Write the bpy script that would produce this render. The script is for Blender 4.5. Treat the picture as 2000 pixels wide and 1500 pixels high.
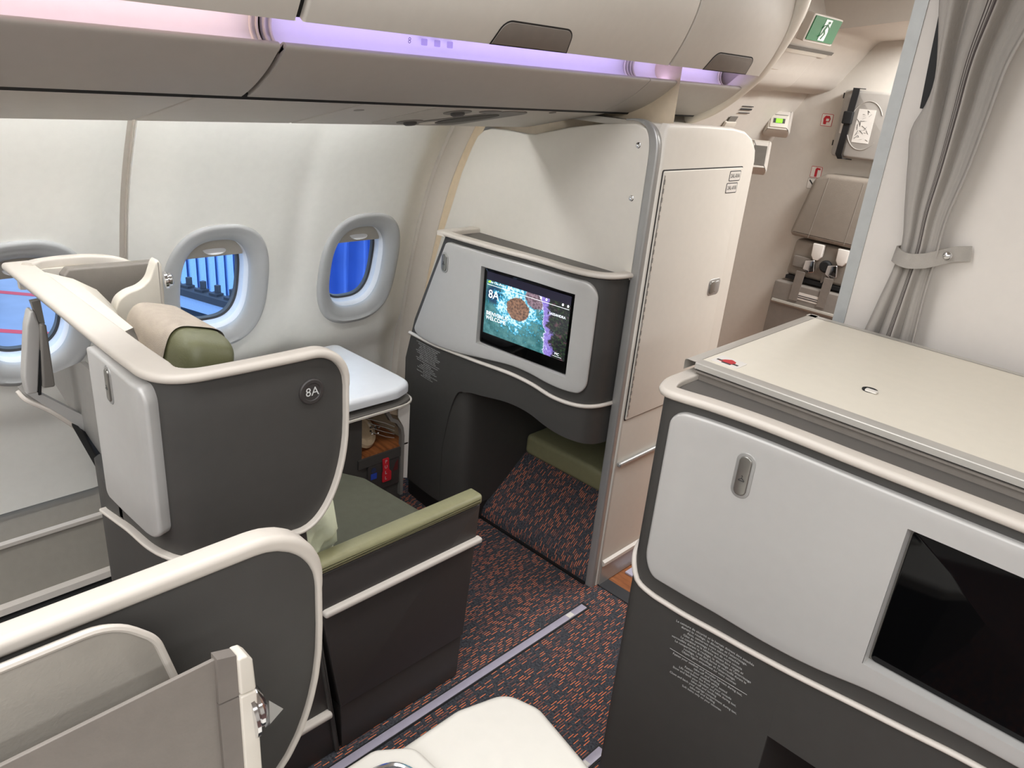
import bpy, bmesh, math, random
import numpy as np
from mathutils import Vector, Matrix
random.seed(7)
for o in list(bpy.data.objects): bpy.data.objects.remove(o)
SC = bpy.context.scene
COL = SC.collection

# ------------------------------------------------------------------ camera
YAW, PITCH, ROLL, FPX = math.radians(42.8416), math.radians(22.5776), math.radians(-5.2086), 1474.79
def _rot(yaw, pitch, roll):
    cy, sy, cp, sp, cr, sr = math.cos(yaw), math.sin(yaw), math.cos(pitch), math.sin(pitch), math.cos(roll), math.sin(roll)
    return (np.array([[cy, -sy, 0], [sy, cy, 0], [0, 0, 1]]) @ np.array([[1, 0, 0], [0, cp, sp], [0, -sp, cp]])
            @ np.array([[cr, 0, sr], [0, 1, 0], [-sr, 0, cr]]))
_R = _rot(YAW, PITCH, ROLL)
cd = bpy.data.cameras.new('camera'); cam = bpy.data.objects.new('camera', cd); COL.objects.link(cam)
cd.sensor_width = 36; cd.lens = FPX / 2000 * 36; cd.clip_start = .02
M4 = Matrix.Identity(4)
for i in range(3):
    M4[i][0] = _R[i, 0]; M4[i][1] = _R[i, 2]; M4[i][2] = -_R[i, 1]
M4[2][3] = 1.65
cam.matrix_world = M4
SC.camera = cam

# ------------------------------------------------------------------ world, lights, exposure
SC.view_settings.view_transform = 'Standard'; SC.view_settings.look = 'None'
SC.view_settings.exposure = 0.45; SC.view_settings.gamma = 1.0; SC.view_settings.use_curve_mapping = False
W = bpy.data.worlds.new('dusk'); SC.world = W; W.use_nodes = True
W.node_tree.nodes['Background'].inputs[0].default_value = (.50, .70, 1.0, 1)
W.node_tree.nodes['Background'].inputs[1].default_value = 2.0
def area(name, loc, size, energy, color, rot=(0, 0, 0)):
    l = bpy.data.lights.new(name, 'AREA'); l.shape = 'RECTANGLE'; l.size, l.size_y = size
    l.energy = energy; l.color = color
    o = bpy.data.objects.new(name, l); COL.objects.link(o); o.location = loc; o.rotation_euler = rot
    return o
WARM = (.985, 1.0, 1.03)
area('ceiling_lamp_left_aisle', (-.80, -.55, 2.19), (.30, 3.8), 22, WARM)
area('ceiling_lamp_right_aisle', (1.45, -.55, 2.19), (.30, 3.8), 30, WARM)
area('ceiling_lamp_centre', (.35, -1.1, 2.19), (.9, 2.6), 33, WARM)
area('ceiling_lamp_galley', (-.90, 3.5, 2.02), (.25, .5), 17, (1.0, 1.0, 1.0))
area('doorway_fill_light', (-.35, 3.0, 2.17), (.6, 1.1), 17, (1.0, 1.0, 1.0))  # unseen fill light, added to lift the closet side and bulkhead

# ------------------------------------------------------------------ helpers
def lin(c):
    c = c / 255.0
    return c / 12.92 if c <= .04045 else ((c + .055) / 1.055) ** 2.4
MATS = {}
def mat(name, rgb, rough=.5, metal=0.0, var=.04, scale=40.0, bump=0.0, bscale=300.0, spec=.5, emit=0.0, coat=0.0):
    if name in MATS: return MATS[name]
    m = bpy.data.materials.new(name); m.use_nodes = True; MATS[name] = m
    nt = m.node_tree; b = nt.nodes['Principled BSDF']
    col = tuple(lin(v) for v in rgb) + (1,)
    b.inputs['Roughness'].default_value = rough; b.inputs['Metallic'].default_value = metal
    b.inputs['Specular IOR Level'].default_value = spec
    b.inputs['Coat Weight'].default_value = coat
    tc = nt.nodes.new('ShaderNodeTexCoord'); n = nt.nodes.new('ShaderNodeTexNoise')
    n.inputs['Scale'].default_value = scale; n.inputs['Detail'].default_value = 3
    nt.links.new(tc.outputs['Object'], n.inputs['Vector'])
    r = nt.nodes.new('ShaderNodeValToRGB')
    r.color_ramp.elements[0].color = tuple(v * (1 - var) for v in col[:3]) + (1,)
    r.color_ramp.elements[1].color = tuple(min(1, v * (1 + var)) for v in col[:3]) + (1,)
    r.color_ramp.elements[0].position = .3; r.color_ramp.elements[1].position = .7
    nt.links.new(n.outputs['Fac'], r.inputs['Fac']); nt.links.new(r.outputs['Color'], b.inputs['Base Color'])
    if bump:
        n2 = nt.nodes.new('ShaderNodeTexNoise'); n2.inputs['Scale'].default_value = bscale; n2.inputs['Detail'].default_value = 2
        nt.links.new(tc.outputs['Object'], n2.inputs['Vector'])
        bp = nt.nodes.new('ShaderNodeBump'); bp.inputs['Strength'].default_value = bump; bp.inputs['Distance'].default_value = .002
        nt.links.new(n2.outputs['Fac'], bp.inputs['Height']); nt.links.new(bp.outputs['Normal'], b.inputs['Normal'])
    if emit:
        b.inputs['Emission Color'].default_value = col; b.inputs['Emission Strength'].default_value = emit
    return m

class MB:
    """collects vertices and faces of ONE mesh"""
    def __init__(s): s.v = []; s.f = []; s.uv = None
    def add(s, verts, faces):
        k = len(s.v); s.v += [tuple(map(float, p)) for p in verts]; s.f += [tuple(i + k for i in f) for f in faces]; return s
    def box(s, x0, x1, y0, y1, z0, z1, b=0.0, seg=2):
        bm = bmesh.new(); bmesh.ops.create_cube(bm, size=1)
        for v in bm.verts: v.co = Vector(((x0 + x1) / 2 + v.co.x * (x1 - x0), (y0 + y1) / 2 + v.co.y * (y1 - y0), (z0 + z1) / 2 + v.co.z * (z1 - z0)))
        if b: bmesh.ops.bevel(bm, geom=list(bm.edges), offset=b, segments=seg, profile=.5, affect='EDGES')
        return s.bm(bm)
    def bm(s, bm):
        bm.verts.ensure_lookup_table(); bm.verts.index_update()
        s.add([v.co[:] for v in bm.verts], [[v.index for v in f.verts] for f in bm.faces]); bm.free(); return s
    def grid(s, P, closed_u=False, closed_v=False, flip=False):
        n, m = len(P), len(P[0]); fs = []
        for i in range(n if closed_u else n - 1):
            for j in range(m if closed_v else m - 1):
                a, b, c, d = i * m + j, ((i + 1) % n) * m + j, ((i + 1) % n) * m + (j + 1) % m, i * m + (j + 1) % m
                fs.append((a, d, c, b) if flip else (a, b, c, d))
        return s.add([p for r in P for p in r], fs)
    def fan(s, loop, flip=False):
        return s.add(loop, [tuple(reversed(range(len(loop)))) if flip else tuple(range(len(loop)))])
    def tube(s, pts, r, n=10, caps=True):
        pts = [Vector(p) for p in pts]; rings = []
        up = Vector((0, 0, 1))
        for i, p in enumerate(pts):
            t = (pts[min(i + 1, len(pts) - 1)] - pts[max(i - 1, 0)]).normalized()
            a = t.cross(up)
            if a.length < 1e-3: a = t.cross(Vector((1, 0, 0)))
            a.normalize(); b = a.cross(t)
            rr = r[i] if isinstance(r, (list, tuple)) else r
            rings.append([p + a * rr * math.cos(2 * math.pi * k / n) + b * rr * math.sin(2 * math.pi * k / n) for k in range(n)])
        s.grid(rings, closed_v=True)
        if caps: s.fan(rings[0]); s.fan(rings[-1], True)
        return s
    def lathe(s, prof, origin, axis, n=32):
        ax = Vector(axis).normalized(); a = ax.cross(Vector((0, 0, 1)))
        if a.length < 1e-3: a = Vector((1, 0, 0))
        a.normalize(); b = ax.cross(a); o = Vector(origin)
        P = [[o + ax * h + (a * math.cos(2 * math.pi * k / n) + b * math.sin(2 * math.pi * k / n)) * r for k in range(n)] for r, h in prof]
        s.grid(P, closed_v=True); s.fan(P[0], True); s.fan(P[-1]); return s
    def build(s, name, m, parent=None, smooth=35, tri=False):
        me = bpy.data.meshes.new(name); me.from_pydata(s.v, [], s.f)
        bm = bmesh.new(); bm.from_mesh(me)
        bmesh.ops.remove_doubles(bm, verts=bm.verts, dist=1e-5)
        bmesh.ops.recalc_face_normals(bm, faces=bm.faces)
        bm.to_mesh(me); bm.free()
        me.validate()
        if smooth:
            for p in me.polygons: p.use_smooth = True
            me.set_sharp_from_angle(angle=math.radians(smooth))
        me.materials.append(m)
        o = bpy.data.objects.new(name, me); COL.objects.link(o)
        if parent is not None: o.parent = parent; o.matrix_parent_inverse = parent.matrix_world.inverted()
        return o

def tag(o, label, cat=None, group=None, kind=None):
    if label: o['label'] = label
    if cat: o['category'] = cat
    if group: o['group'] = group
    if kind: o['kind'] = kind
    return o
def thing(name, loc, label, cat, group=None, kind=None):
    o = bpy.data.objects.new(name, None); COL.objects.link(o); o.location = loc; o.empty_display_size = .05
    bpy.context.view_layer.update()
    return tag(o, label, cat, group, kind)
def struct(o, label=None):
    o['kind'] = 'structure'
    if label: o['label'] = label
    return o
def plabel(o, label): o['label'] = label; return o

def loop_inset(P, d):
    n = len(P); A = sum(P[i][0] * P[(i + 1) % n][1] - P[(i + 1) % n][0] * P[i][1] for i in range(n)); sg = 1 if A > 0 else -1
    out = []
    for i in range(n):
        a, b, c = P[i - 1], P[i], P[(i + 1) % n]
        def nrm(p, q):
            dx, dy = q[0] - p[0], q[1] - p[1]; L = math.hypot(dx, dy) or 1e-9; return (-dy / L * sg, dx / L * sg)
        n1, n2 = nrm(a, b), nrm(b, c); mx, my = n1[0] + n2[0], n1[1] + n2[1]; k = 1 + n1[0] * n2[0] + n1[1] * n2[1]; k = max(k, .5)
        out.append((b[0] + d * mx / k, b[1] + d * my / k))
    return out
def rpoly(pts, rad, n=6):
    """polygon with rounded corners; rad scalar or list"""
    out = []; N = len(pts)
    for i, p in enumerate(pts):
        r = rad[i] if isinstance(rad, (list, tuple)) else rad
        a, c = Vector(pts[i - 1][:2]), Vector(pts[(i + 1) % N][:2]); b = Vector(p[:2])
        if r <= 1e-6: out.append(tuple(b)); continue
        u, v = (a - b), (c - b); ang = u.angle(v); d = min(r / math.tan(ang / 2), u.length * .49, v.length * .49); r2 = d * math.tan(ang / 2)
        u.normalize(); v.normalize(); cen = b + (u + v).normalized() * (r2 / math.sin(ang / 2))
        p0, p1 = b + u * d, b + v * d
        a0 = math.atan2(p0.y - cen.y, p0.x - cen.x); a1 = math.atan2(p1.y - cen.y, p1.x - cen.x); da = (a1 - a0 + math.pi) % (2 * math.pi) - math.pi
        for k in range(n + 1): t = a0 + da * k / n; out.append((cen.x + r2 * math.cos(t), cen.y + r2 * math.sin(t)))
    return out
def plane(O, u, v):
    """map (a,b,d) -> point; d along u x v"""
    O, u, v = Vector(O), Vector(u).normalized(), Vector(v).normalized(); n = u.cross(v)
    return lambda a, b, d=0.0: O + u * a + v * b + n * d
def slab(P, M, t, b=0.0, seg=3, mb=None, bb=0.0):
    """outline P (2d) in mapping M: front at d=0 with bevel b, back at d=-t"""
    mb = mb or MB(); rings = []
    if bb: 
        Q = loop_inset(P, bb); rings.append([M(x, y, -t) for x, y in Q]); rings.append([M(x, y, -t + bb) for x, y in P])
    else: rings.append([M(x, y, -t) for x, y in P])
    if b:
        for k in range(seg + 1):
            a = k / seg * math.pi / 2; Q = loop_inset(P, b * (1 - math.cos(a))); rings.append([M(x, y, -b + b * math.sin(a)) for x, y in Q])
    else: rings.append([M(x, y, 0) for x, y in P])
    mb.grid(rings, closed_v=True); mb.fan(rings[0], True); mb.fan(rings[-1])
    return mb
FX = lambda x: plane((x, 0, 0), (0, 1, 0), (0, 0, 1))     # (y,z) facing +x
FXn = lambda x: (lambda a, b, d=0.0: Vector((x - d, a, b)))   # (y,z) facing -x
FY = lambda y: plane((0, y, 0), (1, 0, 0), (0, 0, 1))     # (x,z) facing -y
FZ = lambda z: plane((0, 0, z), (1, 0, 0), (0, 1, 0))     # (x,y) facing +z
def rect(x0, x1, y0, y1): return [(x0, y0), (x1, y0), (x1, y1), (x0, y1)]
def rrect(x0, x1, y0, y1, r, n=6): return rpoly(rect(x0, x1, y0, y1), r, n)

class Plan:
    """smooth curve in plan; u = arc length; d>0 is outwards (right-hand side of travel)"""
    def __init__(s, pts, it=3):
        p = [np.array(q, float) for q in pts]
        for _ in range(it):
            o = [p[0]]
            for a, b in zip(p[:-1], p[1:]): o += [a * .75 + b * .25, a * .25 + b * .75]
            o.append(p[-1]); p = o
        s.p = np.array(p); d = np.diff(s.p, axis=0); s.s = np.concatenate([[0], np.cumsum(np.hypot(d[:, 0], d[:, 1]))]); s.L = s.s[-1]
        t = np.gradient(s.p, axis=0); t /= np.linalg.norm(t, axis=1)[:, None]; s.n = np.stack([t[:, 1], -t[:, 0]], 1)
    def at(s, u):
        x, y = np.interp(u, s.s, s.p[:, 0]), np.interp(u, s.s, s.p[:, 1])
        nx, ny = np.interp(u, s.s, s.n[:, 0]), np.interp(u, s.s, s.n[:, 1]); L = math.hypot(nx, ny)
        if u < 0: x += (s.p[1] - s.p[0])[0] / s.s[1] * u; y += (s.p[1] - s.p[0])[1] / s.s[1] * u
        return x, y, nx / L, ny / L
    def M(s, u, v, d=0.0):
        x, y, nx, ny = s.at(u); return Vector((x + nx * d, y + ny * d, v))
    def U(s, x, y):
        return float(s.s[np.argmin((s.p[:, 0] - x) ** 2 + (s.p[:, 1] - y) ** 2)])
def ifn(*pts):
    a = np.array(sorted(pts), float)
    def f(u): 
        # monotone-ish smooth interpolation
        x, y = a[:, 0], a[:, 1]
        if u <= x[0]: return float(y[0])
        if u >= x[-1]: return float(y[-1])
        i = int(np.searchsorted(x, u) - 1); m = np.gradient(y, x); h = x[i + 1] - x[i]; t = (u - x[i]) / h
        return float((2 * t ** 3 - 3 * t ** 2 + 1) * y[i] + (t ** 3 - 2 * t ** 2 + t) * h * m[i] + (-2 * t ** 3 + 3 * t ** 2) * y[i + 1] + (t ** 3 - t ** 2) * h * m[i + 1])
    return f
def chains(u0, u1, fu, fl, c=((0, 0),) * 4, n=40):
    """upper and lower chains between u0,u1 with elliptical corner radii (ru,rv): ul, ll, ur, lr"""
    ul, ll, ur, lr = c
    us = set(np.linspace(u0, u1, n))
    for (ru, rv), e, sgn in ((ul, u0, 1), (ll, u0, 1), (ur, u1, -1), (lr, u1, -1)):
        if ru:
            for k in range(9): us.add(e + sgn * ru * (1 - math.cos(k / 8 * math.pi / 2)))
    us = sorted(us); us = [u for i, u in enumerate(us) if i == 0 or u - us[i - 1] > 1e-5]
    def cut(u, e, r):
        ru, rv = r
        if not ru: return 0
        k = (ru - abs(u - e)) / ru
        return rv * (1 - math.sqrt(max(0, 1 - k * k))) if k > 0 else 0
    up = [(u, fu(u) - cut(u, u0, ul) - cut(u, u1, ur)) for u in us]; lo = [(u, fl(u) + cut(u, u0, ll) + cut(u, u1, lr)) for u in us]
    return up, lo
def mslab(up, lo, M, front, back, b=.006, rows=1, seg=3, mb=None, back_cap=True):
    """solid panel on a curved surface between chain lo and chain up; surface from depth back to depth front"""
    mb = mb or MB(); n = len(up); P = lo + up[::-1]; rings = [[M(x, y, back) for x, y in P]]; ins = 0
    if b:
        for k in range(seg + 1):
            a = k / seg * math.pi / 2; ins = b * (1 - math.cos(a)); Q = loop_inset(P, ins); rings.append([M(x, y, front - b + b * math.sin(a)) for x, y in Q])
    else: Q = P; rings.append([M(x, y, front) for x, y in P])
    mb.grid(rings, closed_v=True)
    def cap(Q, d, flip):
        L, Uc = Q[:n], Q[n:][::-1]
        mb.grid([[M(L[i][0] + (Uc[i][0] - L[i][0]) * r / rows, L[i][1] + (Uc[i][1] - L[i][1]) * r / rows, d) for r in range(rows + 1)] for i in range(n)], flip=flip)
    cap(Q, front, True)
    if back_cap: cap(P, back, False)
    return mb
def sweep(pts, nrm, prof, mb=None, caps=True):
    """sweep prof(i)->[(a,b)] along pts; a along nrm, b along tangent x nrm"""
    mb = mb or MB(); pts = [Vector(p) for p in pts]; rings = []
    for i, p in enumerate(pts):
        t = (pts[min(i + 1, len(pts) - 1)] - pts[max(i - 1, 0)]).normalized(); nn = Vector(nrm[i] if isinstance(nrm, list) else nrm).normalized(); nn = (nn - t * nn.dot(t)).normalized()
        e = t.cross(nn)
        rings.append([p + nn * a + e * b for a, b in (prof(i) if callable(prof) else prof)])
    mb.grid(rings, closed_v=True)
    if caps: mb.fan(rings[0], True); mb.fan(rings[-1])
    return mb
def extr(prof, y0, y1, mb=None, closed=True):
    """(x,z) polygon extruded along y"""
    mb = mb or MB(); a = [(x, y0, z) for x, z in prof]; b = [(x, y1, z) for x, z in prof]
    mb.grid([a, b], closed_v=closed)
    if closed: mb.fan(a); mb.fan(b, True)
    return mb
def thick(prof, t):
    """open (x,z) polyline -> closed band polygon of thickness t to its left"""
    p = [Vector(q) for q in prof]; o = []
    for i in range(len(p)):
        d = (p[min(i + 1, len(p) - 1)] - p[max(i - 1, 0)]).normalized(); o.append(p[i] + Vector((-d.y, d.x)) * t)
    return [tuple(q) for q in p] + [tuple(q) for q in o[::-1]]
def spl(pts, n=8):
    """catmull-rom through points (any dimension)"""
    P = [np.array(p, float) for p in pts]; out = []
    for i in range(len(P) - 1):
        a, b, c, d = P[max(i - 1, 0)], P[i], P[i + 1], P[min(i + 2, len(P) - 1)]
        for k in range(n):
            t = k / n; out.append(.5 * ((2 * b) + (-a + c) * t + (2 * a - 5 * b + 4 * c - d) * t * t + (-a + 3 * b - 3 * c + d) * t ** 3))
    out.append(P[-1]); return [tuple(q) for q in out]

def text_data(body, size, align='LEFT', space=1.0, line=1.0):
    cu = bpy.data.curves.new('t', 'FONT'); cu.body = body; cu.size = size; cu.align_x = align; cu.align_y = 'CENTER'
    cu.resolution_u = 2; cu.space_character = space; cu.space_line = line
    o = bpy.data.objects.new('t', cu); COL.objects.link(o); dg = bpy.context.evaluated_depsgraph_get(); dg.update()
    me = o.evaluated_get(dg).to_mesh(); v = [tuple(p.co) for p in me.vertices]; f = [tuple(p.vertices) for p in me.polygons]
    o.evaluated_get(dg).to_mesh_clear(); bpy.data.objects.remove(o); bpy.data.curves.remove(cu)
    return v, f
def text(body, size, M, a, b, name, m, parent, align='CENTER', d=.0006, space=1.0, line=1.0, sx=1.0):
    v, f = text_data(body, size, align, space, line)
    return MB().add([M(a + x * sx, b + y, d) for x, y, z in v], f).build(name, m, parent, smooth=0)

# ------------------------------------------------------------------ materials
WALL = mat('sidewall_plastic', (230, 228, 220), .55, var=.015, bump=.05, bscale=500)
CREAM = mat('cream_plastic', (214, 207, 194), .5, var=.015)
LINING = mat('grey_beige_lining', (205, 197, 186), .55, var=.015)
VALD = mat('bin_plastic_shaded', (180, 174, 166), .5, var=.015)  # same plastic as the bins, darkened to carry the valance's shade
VAL = mat('bin_plastic', (196, 190, 180), .5, var=.015)
DARK = mat('charcoal_plastic', (66, 64, 61), .55, var=.03, bump=.08, bscale=900)
DARK2 = mat('charcoal_laminate', (58, 54, 52), .5, var=.03, bump=.08, bscale=900)
BLACK = mat('black_gap', (14, 14, 14), .6)
BLACKP = mat('black_webbing', (22, 22, 23), .7, bump=.3, bscale=700)
SILVER = mat('silver_painted_panel', (190, 188, 184), .46, metal=.2, var=.012)
ALU = mat('brushed_aluminium', (176, 175, 172), .4, metal=.55, var=.02)
CHROME = mat('chrome', (220, 220, 222), .12, metal=1.0, var=.01)
RIM = mat('ledge_rim', (203, 195, 184), .45, var=.012)
TRIM = mat('pale_trim', (208, 200, 190), .45, var=.012)
GREYP = mat('mid_grey_plastic', (120, 116, 110), .55, var=.02)
LEATHER = mat('taupe_leather', (128, 121, 113), .5, var=.04, bump=.15, bscale=250)
LEATHER2 = mat('grey_taupe_leather', (150, 144, 134), .5, var=.03, bump=.15, bscale=250)
OLIVE = mat('olive_leather', (134, 131, 98), .5, var=.05, bump=.15, bscale=260)
OLIVE2 = mat('deep_olive_leather', (96, 96, 66), .5, var=.05, bump=.15, bscale=260)
TRAY = mat('tray_grey', (98, 94, 89), .55, var=.02)
OLIVED = mat('dark_olive_fabric', (84, 84, 70), .8, var=.06, bump=.3, bscale=600)
WHITEP = mat('white_padded_top', (226, 222, 212), .4, var=.012)
SAGE = mat('pale_sage_cotton', (205, 208, 180), .85, var=.04, bump=.3, bscale=120)
TAN = mat('tan_seal', (226, 206, 176), .7, var=.04)
BEZEL = mat('window_bezel_grey', (176, 177, 176), .42, var=.01)
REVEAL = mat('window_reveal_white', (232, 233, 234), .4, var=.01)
GASKET = mat('window_gasket', (70, 72, 74), .5)
SHADE = mat('window_shade', (178, 172, 160), .5, var=.01)
LETTER = mat('printed_lettering', (205, 205, 202), .6, var=.01)
LETTERD = mat('printed_dark_ink', (50, 50, 52), .6, var=.01)
RED = mat('red_label', (190, 30, 44), .5)
BLUE = mat('blue_label', (40, 70, 170), .5)
STICK = mat('white_label', (225, 220, 212), .5, var=.02)
HOOK = mat('satin_nickel', (150, 148, 142), .3, metal=.8, var=.02)

def glass_mat():
    m = bpy.data.materials.new('acrylic_pane'); m.use_nodes = True; nt = m.node_tree; nt.nodes.clear()
    o = nt.nodes.new('ShaderNodeOutputMaterial'); mx = nt.nodes.new('ShaderNodeMixShader'); t = nt.nodes.new('ShaderNodeBsdfTransparent'); g = nt.nodes.new('ShaderNodeBsdfGlossy')
    g.inputs['Roughness'].default_value = .03; t.inputs[0].default_value = (.93, .96, .98, 1); f = nt.nodes.new('ShaderNodeFresnel'); f.inputs[0].default_value = 1.12
    nt.links.new(f.outputs[0], mx.inputs[0]); nt.links.new(t.outputs[0], mx.inputs[1]); nt.links.new(g.outputs[0], mx.inputs[2]); nt.links.new(mx.outputs[0], o.inputs[0]); return m
GLASS = glass_mat()
def screen_black():
    m = mat('black_glass', (7, 7, 8), .06, var=.0, spec=.22); return m
BGLASS = screen_black()

def N(nt, t, **k):
    n = nt.nodes.new(t)
    for a, b in k.items():
        if hasattr(n, a): setattr(n, a, b)
    return n
def carpet_mat():
    m = bpy.data.materials.new('charcoal_carpet_orange_dashes'); m.use_nodes = True; nt = m.node_tree; b = nt.nodes['Principled BSDF']; L = nt.links
    b.inputs['Roughness'].default_value = .95; b.inputs['Specular IOR Level'].default_value = .1
    tc = N(nt, 'ShaderNodeUVMap'); sx = N(nt, 'ShaderNodeSeparateXYZ'); L.new(tc.outputs[0], sx.inputs[0])
    def mth(op, a, bb=None, c=None):
        n = N(nt, 'ShaderNodeMath', operation=op)
        for i, q in enumerate((a, bb, c)):
            if q is None: continue
            if isinstance(q, (int, float)): n.inputs[i].default_value = q
            else: L.new(q, n.inputs[i])
        return n.outputs[0]
    def white(vx, vy=None):
        c = N(nt, 'ShaderNodeCombineXYZ'); L.new(vx, c.inputs[0]); w = N(nt, 'ShaderNodeTexWhiteNoise', noise_dimensions='2D')
        if vy is not None: L.new(vy, c.inputs[1])
        L.new(c.outputs[0], w.inputs['Vector']); return w.outputs['Value']
    RW, DL = .0072, .036
    row = mth('DIVIDE', sx.outputs['X'], RW); ri = mth('FLOOR', row); rf = mth('SUBTRACT', row, ri)
    off = white(ri); col = mth('ADD', mth('DIVIDE', sx.outputs['Y'], DL), mth('MULTIPLY', off, 7.0)); ci = mth('FLOOR', col); cf = mth('SUBTRACT', col, ci)
    rnd = white(ri, ci)
    r2 = white(mth('ADD', ri, 91.3), ci)
    wide = mth('LESS_THAN', mth('ABSOLUTE', mth('SUBTRACT', rf, .5)), .145)
    ln = mth('LESS_THAN', cf, mth('ADD', .50, mth('MULTIPLY', r2, .30)))
    on = mth('LESS_THAN', rnd, .70)
    dots = mth('MAXIMUM', mth('GREATER_THAN', rnd, .14), mth('GREATER_THAN', mth('FRACT', mth('MULTIPLY', cf, 8.0)), .5))
    mask = mth('MULTIPLY', mth('MULTIPLY', wide, ln), mth('MULTIPLY', on, dots))
    no = N(nt, 'ShaderNodeTexNoise'); no.inputs['Scale'].default_value = 160; L.new(tc.outputs[0], no.inputs['Vector'])
    r = N(nt, 'ShaderNodeValToRGB'); r.color_ramp.elements[0].color = (lin(46), lin(47), lin(51), 1); r.color_ramp.elements[1].color = (lin(84), lin(85), lin(90), 1)
    r.color_ramp.elements[0].position = .3; r.color_ramp.elements[1].position = .75; L.new(no.outputs['Fac'], r.inputs[0])
    mx = N(nt, 'ShaderNodeMix', data_type='RGBA'); L.new(mask, mx.inputs['Factor']); L.new(r.outputs[0], mx.inputs['A'])
    mo = N(nt, 'ShaderNodeMix', data_type='RGBA'); mo.inputs['A'].default_value = (lin(232), lin(130), lin(86), 1); mo.inputs['B'].default_value = (lin(150), lin(92), lin(76), 1)
    L.new(mth('GREATER_THAN', r2, .72), mo.inputs['Factor']); L.new(mo.outputs['Result'], mx.inputs['B'])
    L.new(mx.outputs['Result'], b.inputs['Base Color'])
    bp = N(nt, 'ShaderNodeBump'); bp.inputs['Strength'].default_value = .5; bp.inputs['Distance'].default_value = .002
    L.new(mth('ADD', no.outputs['Fac'], mask), bp.inputs['Height']); L.new(bp.outputs[0], b.inputs['Normal'])
    return m
CARPET = carpet_mat()
def set_uv(o, fn):
    me = o.data; uv = me.uv_layers.new(name='UVMap')
    for lp in me.loops: uv.data[lp.index].uv = fn(me.vertices[lp.vertex_index].co)
def wood_mat():
    m = bpy.data.materials.new('galley_wood_vinyl'); m.use_nodes = True; nt = m.node_tree; b = nt.nodes['Principled BSDF']
    tc = N(nt, 'ShaderNodeTexCoord'); mp = N(nt, 'ShaderNodeMapping'); mp.inputs['Scale'].default_value = (9, 70, 40); n = N(nt, 'ShaderNodeTexNoise'); n.inputs['Scale'].default_value = 1.2; n.inputs['Detail'].default_value = 5
    r = N(nt, 'ShaderNodeValToRGB'); r.color_ramp.elements[0].color = (lin(112), lin(62), lin(30), 1); r.color_ramp.elements[1].color = (lin(170), lin(104), lin(58), 1)
    r.color_ramp.elements[0].position = .3; r.color_ramp.elements[1].position = .7
    nt.links.new(tc.outputs['Object'], mp.inputs[0]); nt.links.new(mp.outputs[0], n.inputs['Vector']); nt.links.new(n.outputs['Fac'], r.inputs[0]); nt.links.new(r.outputs[0], b.inputs['Base Color'])
    b.inputs['Roughness'].default_value = .45; return m
WOOD = wood_mat()

# ------------------------------------------------------------------ the shell of the cabin
fl = MB().box(-2.75, 3.2, -2.6, 1.86, -.03, 0).build('floor', CARPET, smooth=0); set_uv(fl, lambda c: (c.x, c.y))
struct(fl, 'charcoal aisle carpet with short orange dashes')
struct(MB().box(-2.75, 3.2, 1.915, 5.2, -.03, 0).build('floor_galley', WOOD, smooth=0), 'brown wood-look floor beyond the closet')
th = MB().box(-1.26, -.6, 1.86, 1.915, -.03, .004, .002).build('trim_threshold', mat('black_threshold', (44, 45, 48), .6), smooth=0); struct(th, 'dark threshold strip between carpet and wood floor')
struct(MB().box(-2.75, -1.26, 1.86, 1.915, -.03, 0).box(-.6, 3.2, 1.86, 1.915, -.03, 0).build('floor_underlay', BLACK, smooth=0))

_wz = np.array([-.05, .15, .30, .55, .72, .935, 1.08, 1.29, 1.45, 1.60, 1.80]); _wx = np.array([-2.30, -2.36, -2.385, -2.37, -2.345, -2.30, -2.262, -2.185, -2.095, -1.995, -1.84])
def wallx(z): return ifn(*zip(_wz, _wx))(z)
SEAMS = (-.30, .764, 1.83)
def sstep(t): t = min(1, max(0, t)); return t * t * (3 - 2 * t)
WIN = (.497, 1.03, 1.563)
def relief(y, z):
    d = min(abs(y - s) for s in SEAMS); r = .042 * sstep(d / .13)
    r -= .014 * math.exp(-((y - 1.297) / .05) ** 2) * sstep((z - .75) / .2)
    r -= .014 * math.exp(-((y - .23) / .05) ** 2) * sstep((z - .75) / .2)
    q = min(math.hypot((y - w) * 1.0, 0) for w in WIN)
    low = .60 + .9 * q * q
    r += .020 * (sstep((z - low + .05) / .10) - 1)
    return r
def wpt(y, z, d=0.0): return Vector((wallx(z) + relief(y, z) + d, y, z))
WZ0, WZ1 = .30, 1.60
HW, HH, WC = .171, .214, .932
def sell(th, a, b, p=2.6):
    c, s = math.cos(th), math.sin(th); return (a * math.copysign(abs(c) ** (2 / p), c), b * math.copysign(abs(s) ** (2 / p), s))
wall = thing('wall_left', (-2.3, .8, 0), 'pale curved cabin sidewall panels around the oval windows', None, kind='structure')
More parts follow.
